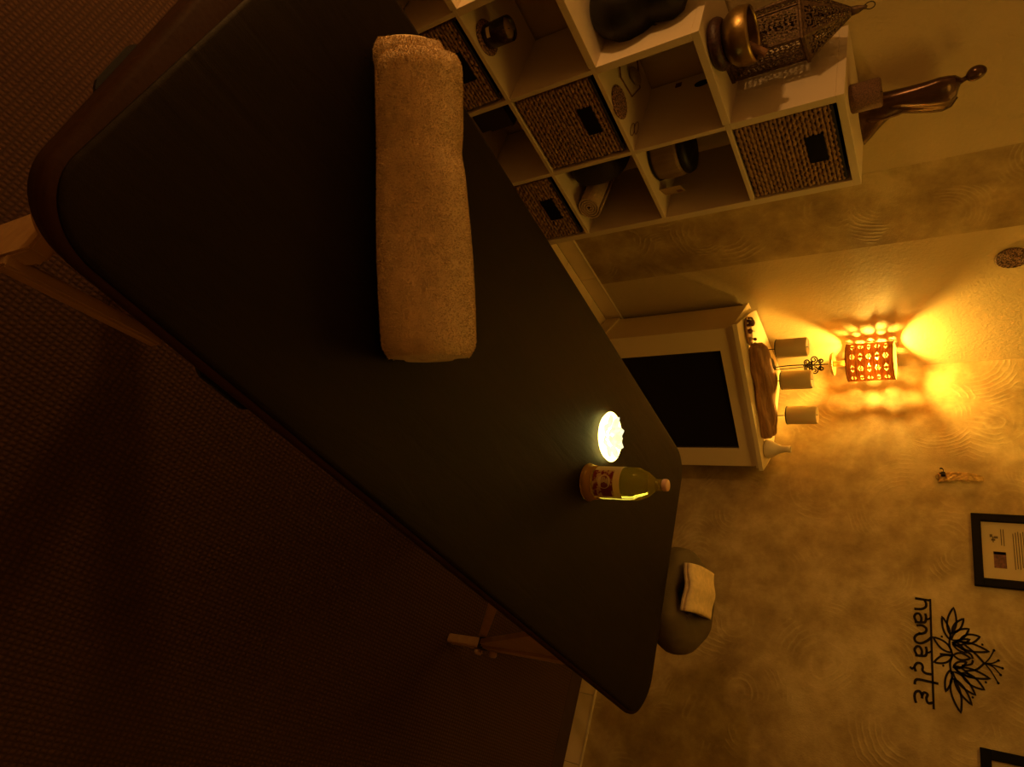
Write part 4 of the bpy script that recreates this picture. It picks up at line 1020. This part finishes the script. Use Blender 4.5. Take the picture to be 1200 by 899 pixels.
def picture(label, y0, y1, z0, z1, tilt, content):
    """frame hanging on wall_right; local x to the viewer's right (= -y), local y up, local z off the wall"""
    w, h = y0 - y1, z1 - z0
    R = Matrix(((0, 0, -1), (-1, 0, 0), (0, 1, 0)))
    fr = thing('picture_frame', label, 'picture', (XW - 0.001, (y0 + y1) / 2, (z0 + z1) / 2), 0, None)
    fr.matrix_world = Matrix.Translation((XW - 0.001, (y0 + y1) / 2, (z0 + z1) / 2)) @ (R @ Matrix.Rotation(tilt, 3, 'Z')).to_4x4()
    b = 0.036; d = 0.020
    mesh_obj('frame_bar', bx(-w / 2, w / 2, -h / 2, -h / 2 + b, 0, d, bev=0.002), 'black', fr); mesh_obj('frame_bar', bx(-w / 2, w / 2, h / 2 - b, h / 2, 0, d, bev=0.002), 'black', fr)
    mesh_obj('frame_bar', bx(-w / 2, -w / 2 + b, -h / 2 + b, h / 2 - b, 0, d, bev=0.002), 'black', fr); mesh_obj('frame_bar', bx(w / 2 - b, w / 2, -h / 2 + b, h / 2 - b, 0, d, bev=0.002), 'black', fr)
    mesh_obj('document', bx(-w / 2 + b, w / 2 - b, -h / 2 + b, h / 2 - b, 0, 0.006), 'paper', fr)
    iw, ih = w - 2 * b, h - 2 * b
    for (u0, u1, v0, v1, mat) in content:
        mesh_obj('print', bx(-iw / 2 + iw * u0, -iw / 2 + iw * u1, -ih / 2 + v0, -ih / 2 + v1, 0.006, 0.0066), mat, fr)
    return fr
rnd = random.Random(11); cont = []
cont += [(0.52, 0.80, 0.040, 0.085, 'ink_red'), (0.52, 0.57, 0.04, 0.085, 'ink')]
cont += [(0.22, 0.27, 0.030, 0.040, 'ink'), (0.26, 0.36, 0.040, 0.044, 'ink'), (0.25, 0.29, 0.045, 0.060, 'ink'), (0.30, 0.33, 0.035, 0.05, 'ink')]
for k in range(9):
    z_ = 0.070 + 0.009 * k
    if k < 2: cont.append((0.12, 0.42 + rnd.uniform(-.05, .03), z_, z_ + 0.0035, 'ink'))
    else: cont.append((0.14 + rnd.uniform(0, .05), 0.86 - rnd.uniform(0, .12), 0.025 + z_, 0.0285 + z_, 'ink'))
for k in range(3): cont.append((0.4, 0.62, 0.21 + 0.02 * k, 0.216 + 0.02 * k, 'ink'))
picture('black framed printed certificate on the plaster wall between gold sconce and lotus lettering', -0.478, -0.818, 1.672, 2.12, 0.0, cont)
picture('black framed picture cut off at the picture edge beyond the lotus lettering', -1.470, -1.83, 1.660, 2.10, 0.0, [(0.1, 0.8, 0.05 + 0.012 * k, 0.054 + 0.012 * k, 'ink') for k in range(4)])

# lettering and lotus decal, given on the wall in metres: a = along the wall to the viewer's right, b = up
AY, BZ0 = -0.902, 1.505
def W(px, py):        # traced drawing units -> wall plane (y, z)
    return Vector((AY - (py - 78) * 0.000600, BZ0 + (px - 188) * (0.000560 if px < 188 else 0.000497)))
dc = thing('wall_lettering', 'dark brown namaste lettering with a lotus flower fixed to the plaster wall', 'wall decal', (XW, -1.12, 1.505))
def ribbon(pts, w, name, closed=False, taper=False):
    P = [W(*q) for q in pts]; n = len(P); bm = new(); L = []
    for i in range(n):
        a_ = P[(i + 1) % n] if (closed or i < n - 1) else P[i]; b_ = P[i - 1] if (closed or i > 0) else P[i]
        t = (a_ - b_); t = t.normalized() if t.length > 0 else Vector((1, 0)); nn = Vector((-t.y, t.x))
        ww = w * 0.00082 / 2
        if taper: ww *= 0.45 + 0.55 * math.sin(PI * i / (n - 1))
        row = []
        for s_, x_ in ((-1, 0.0), (1, 0.0), (1, -0.003), (-1, -0.003)):
            q = P[i] + nn * (ww * s_); row.append(bm.verts.new((x_, q.x + 1.12, q.y - 1.505)))
        L.append(row)
    for i in range(n if closed else n - 1):
        A, B = L[i], L[(i + 1) % n]
        for k in range(4): bm.faces.new((A[k], A[(k + 1) % 4], B[(k + 1) % 4], B[k]))
    if not closed: bm.faces.new(L[0]); bm.faces.new(list(reversed(L[-1])))
    bmesh.ops.recalc_face_normals(bm, faces=bm.faces)
    return mesh_obj(name, bm, 'decal', dc)
def sm(pts, n=6): return [(v.x, v.y) for v in smooth_pts([(a_, b_, 0) for a_, b_ in pts], n)]
ribbon([(188, 72), (191, 460), (196, 842)], 10, 'top_bar')
ribbon([(186, 84), (84, 80)], 12, 'letter_stroke')                                            # n
ribbon(sm([(148, 84), (160, 110), (155, 138), (125, 156), (78, 160)]), 12, 'letter_stroke')
for o_ in (0, 240):                                                                            # a, a
    ribbon(sm([(152, 186 + o_), (158, 214 + o_), (150, 248 + o_), (120, 256 + o_), (80, 258 + o_)]), 12, 'letter_stroke')
    ribbon(sm([(122, 252 + o_), (126, 222 + o_), (112, 194 + o_), (90, 196 + o_), (78, 222 + o_), (92, 254 + o_)]), 12, 'letter_stroke')
    ribbon(sm([(190, 212 + o_), (168, 226 + o_), (154, 222 + o_)]), 9, 'letter_stroke')
ribbon(sm([(92, 282), (130, 276), (158, 296), (152, 322), (128, 336), (104, 338)]), 12, 'letter_stroke')   # m
ribbon(sm([(128, 336), (96, 348), (78, 374), (88, 402), (122, 406), (160, 384), (188, 356)]), 12, 'letter_stroke')
ribbon(sm([(188, 612), (150, 612), (128, 596), (130, 570), (118, 550), (92, 552), (76, 580), (84, 610)]), 12, 'letter_stroke')   # s
ribbon(sm([(76, 580), (58, 596), (46, 584)]), 10, 'letter_stroke')
ribbon(sm([(234, 668), (160, 664), (100, 662), (80, 674), (76, 700)]), 12, 'letter_stroke')    # t
ribbon(sm([(192, 800), (160, 808), (150, 780), (158, 752), (136, 744), (124, 764), (122, 786)]), 12, 'letter_stroke')            # e
ribbon(sm([(122, 766), (108, 742), (84, 748), (74, 776), (78, 806), (84, 822)]), 12, 'letter_stroke')
def petal(base, tip, w, lw=9, name='lotus_petal', round_=0.0):
    b_ = Vector(base); t_ = Vector(tip); d = t_ - b_; nn = Vector((-d.y, d.x)).normalized() * (w / 2)
    pts = []
    for i in range(13):
        u = i / 12; k = math.sin(PI * u ** 0.85) ** (0.9 - 0.4 * round_); pts.append(b_ + d * u + nn * k)
    for i in range(11, 0, -1):
        u = i / 12; k = math.sin(PI * u ** 0.85) ** (0.9 - 0.4 * round_); pts.append(b_ + d * u - nn * k)
    ribbon([(q.x, q.y) for q in pts], lw, name, True)
PET = [((330, 315), (362, 116), 66), ((326, 350), (274, 192), 44), ((346, 300), (433, 188), 48), ((340, 350), (468, 256), 62), ((400, 350), (542, 302), 62),
       ((352, 372), (600, 396), 56), ((345, 368), (440, 428), 40), ((350, 456), (468, 460), 46), ((338, 438), (204, 350), 56), ((338, 468), (206, 526), 50),
       ((332, 610), (384, 832), 66), ((326, 560), (284, 712), 44), ((348, 618), (462, 768), 48), ((340, 570), (490, 700), 62), ((400, 570), (552, 655), 62),
       ((352, 545), (596, 576), 56), ((345, 540), (440, 490), 40), ((348, 385), (470, 330), 34), ((348, 530), (470, 590), 34)]
for b_, t_, w_ in PET: petal(b_, t_, w_, 9.5)
for pts in ([(430, 372), (500, 420), (562, 480)], [(430, 552), (505, 530), (562, 480)], [(404, 400), (470, 432), (484, 462)], [(404, 520), (470, 500), (484, 470)], [(250, 462), (346, 456)], [(330, 330), (322, 390), (342, 455)], [(330, 590), (322, 520), (342, 455)]):
    ribbon(sm(pts), 9.5, 'lotus_line')
def dot(px, py, r=9):
    bm = new(); c_ = W(px, py); lathe(bm, [(0, 0), (r * 0.00055, 0), (r * 0.00055, 0.003), (0, 0.003)], 14, True, Matrix.Rotation(-PI / 2, 3, 'Y'))
    for q in bm.verts: q.co += Vector((0, c_.x + 1.12, c_.y - 1.505))
    mesh_obj('dot', bm, 'decal', dc)
for tip, mid in (((634, 382), (600, 440)), ((660, 446), (620, 470)), ((684, 494), (630, 484)), ((668, 540), (620, 494)), ((648, 596), (608, 530))):
    ribbon(sm([(565, 480), mid, tip]), 6, 'stamen'); dot(*tip)
for q in ((556, 354), (565, 604), (268, 338), (272, 540), (470, 718)): dot(*q, 8)
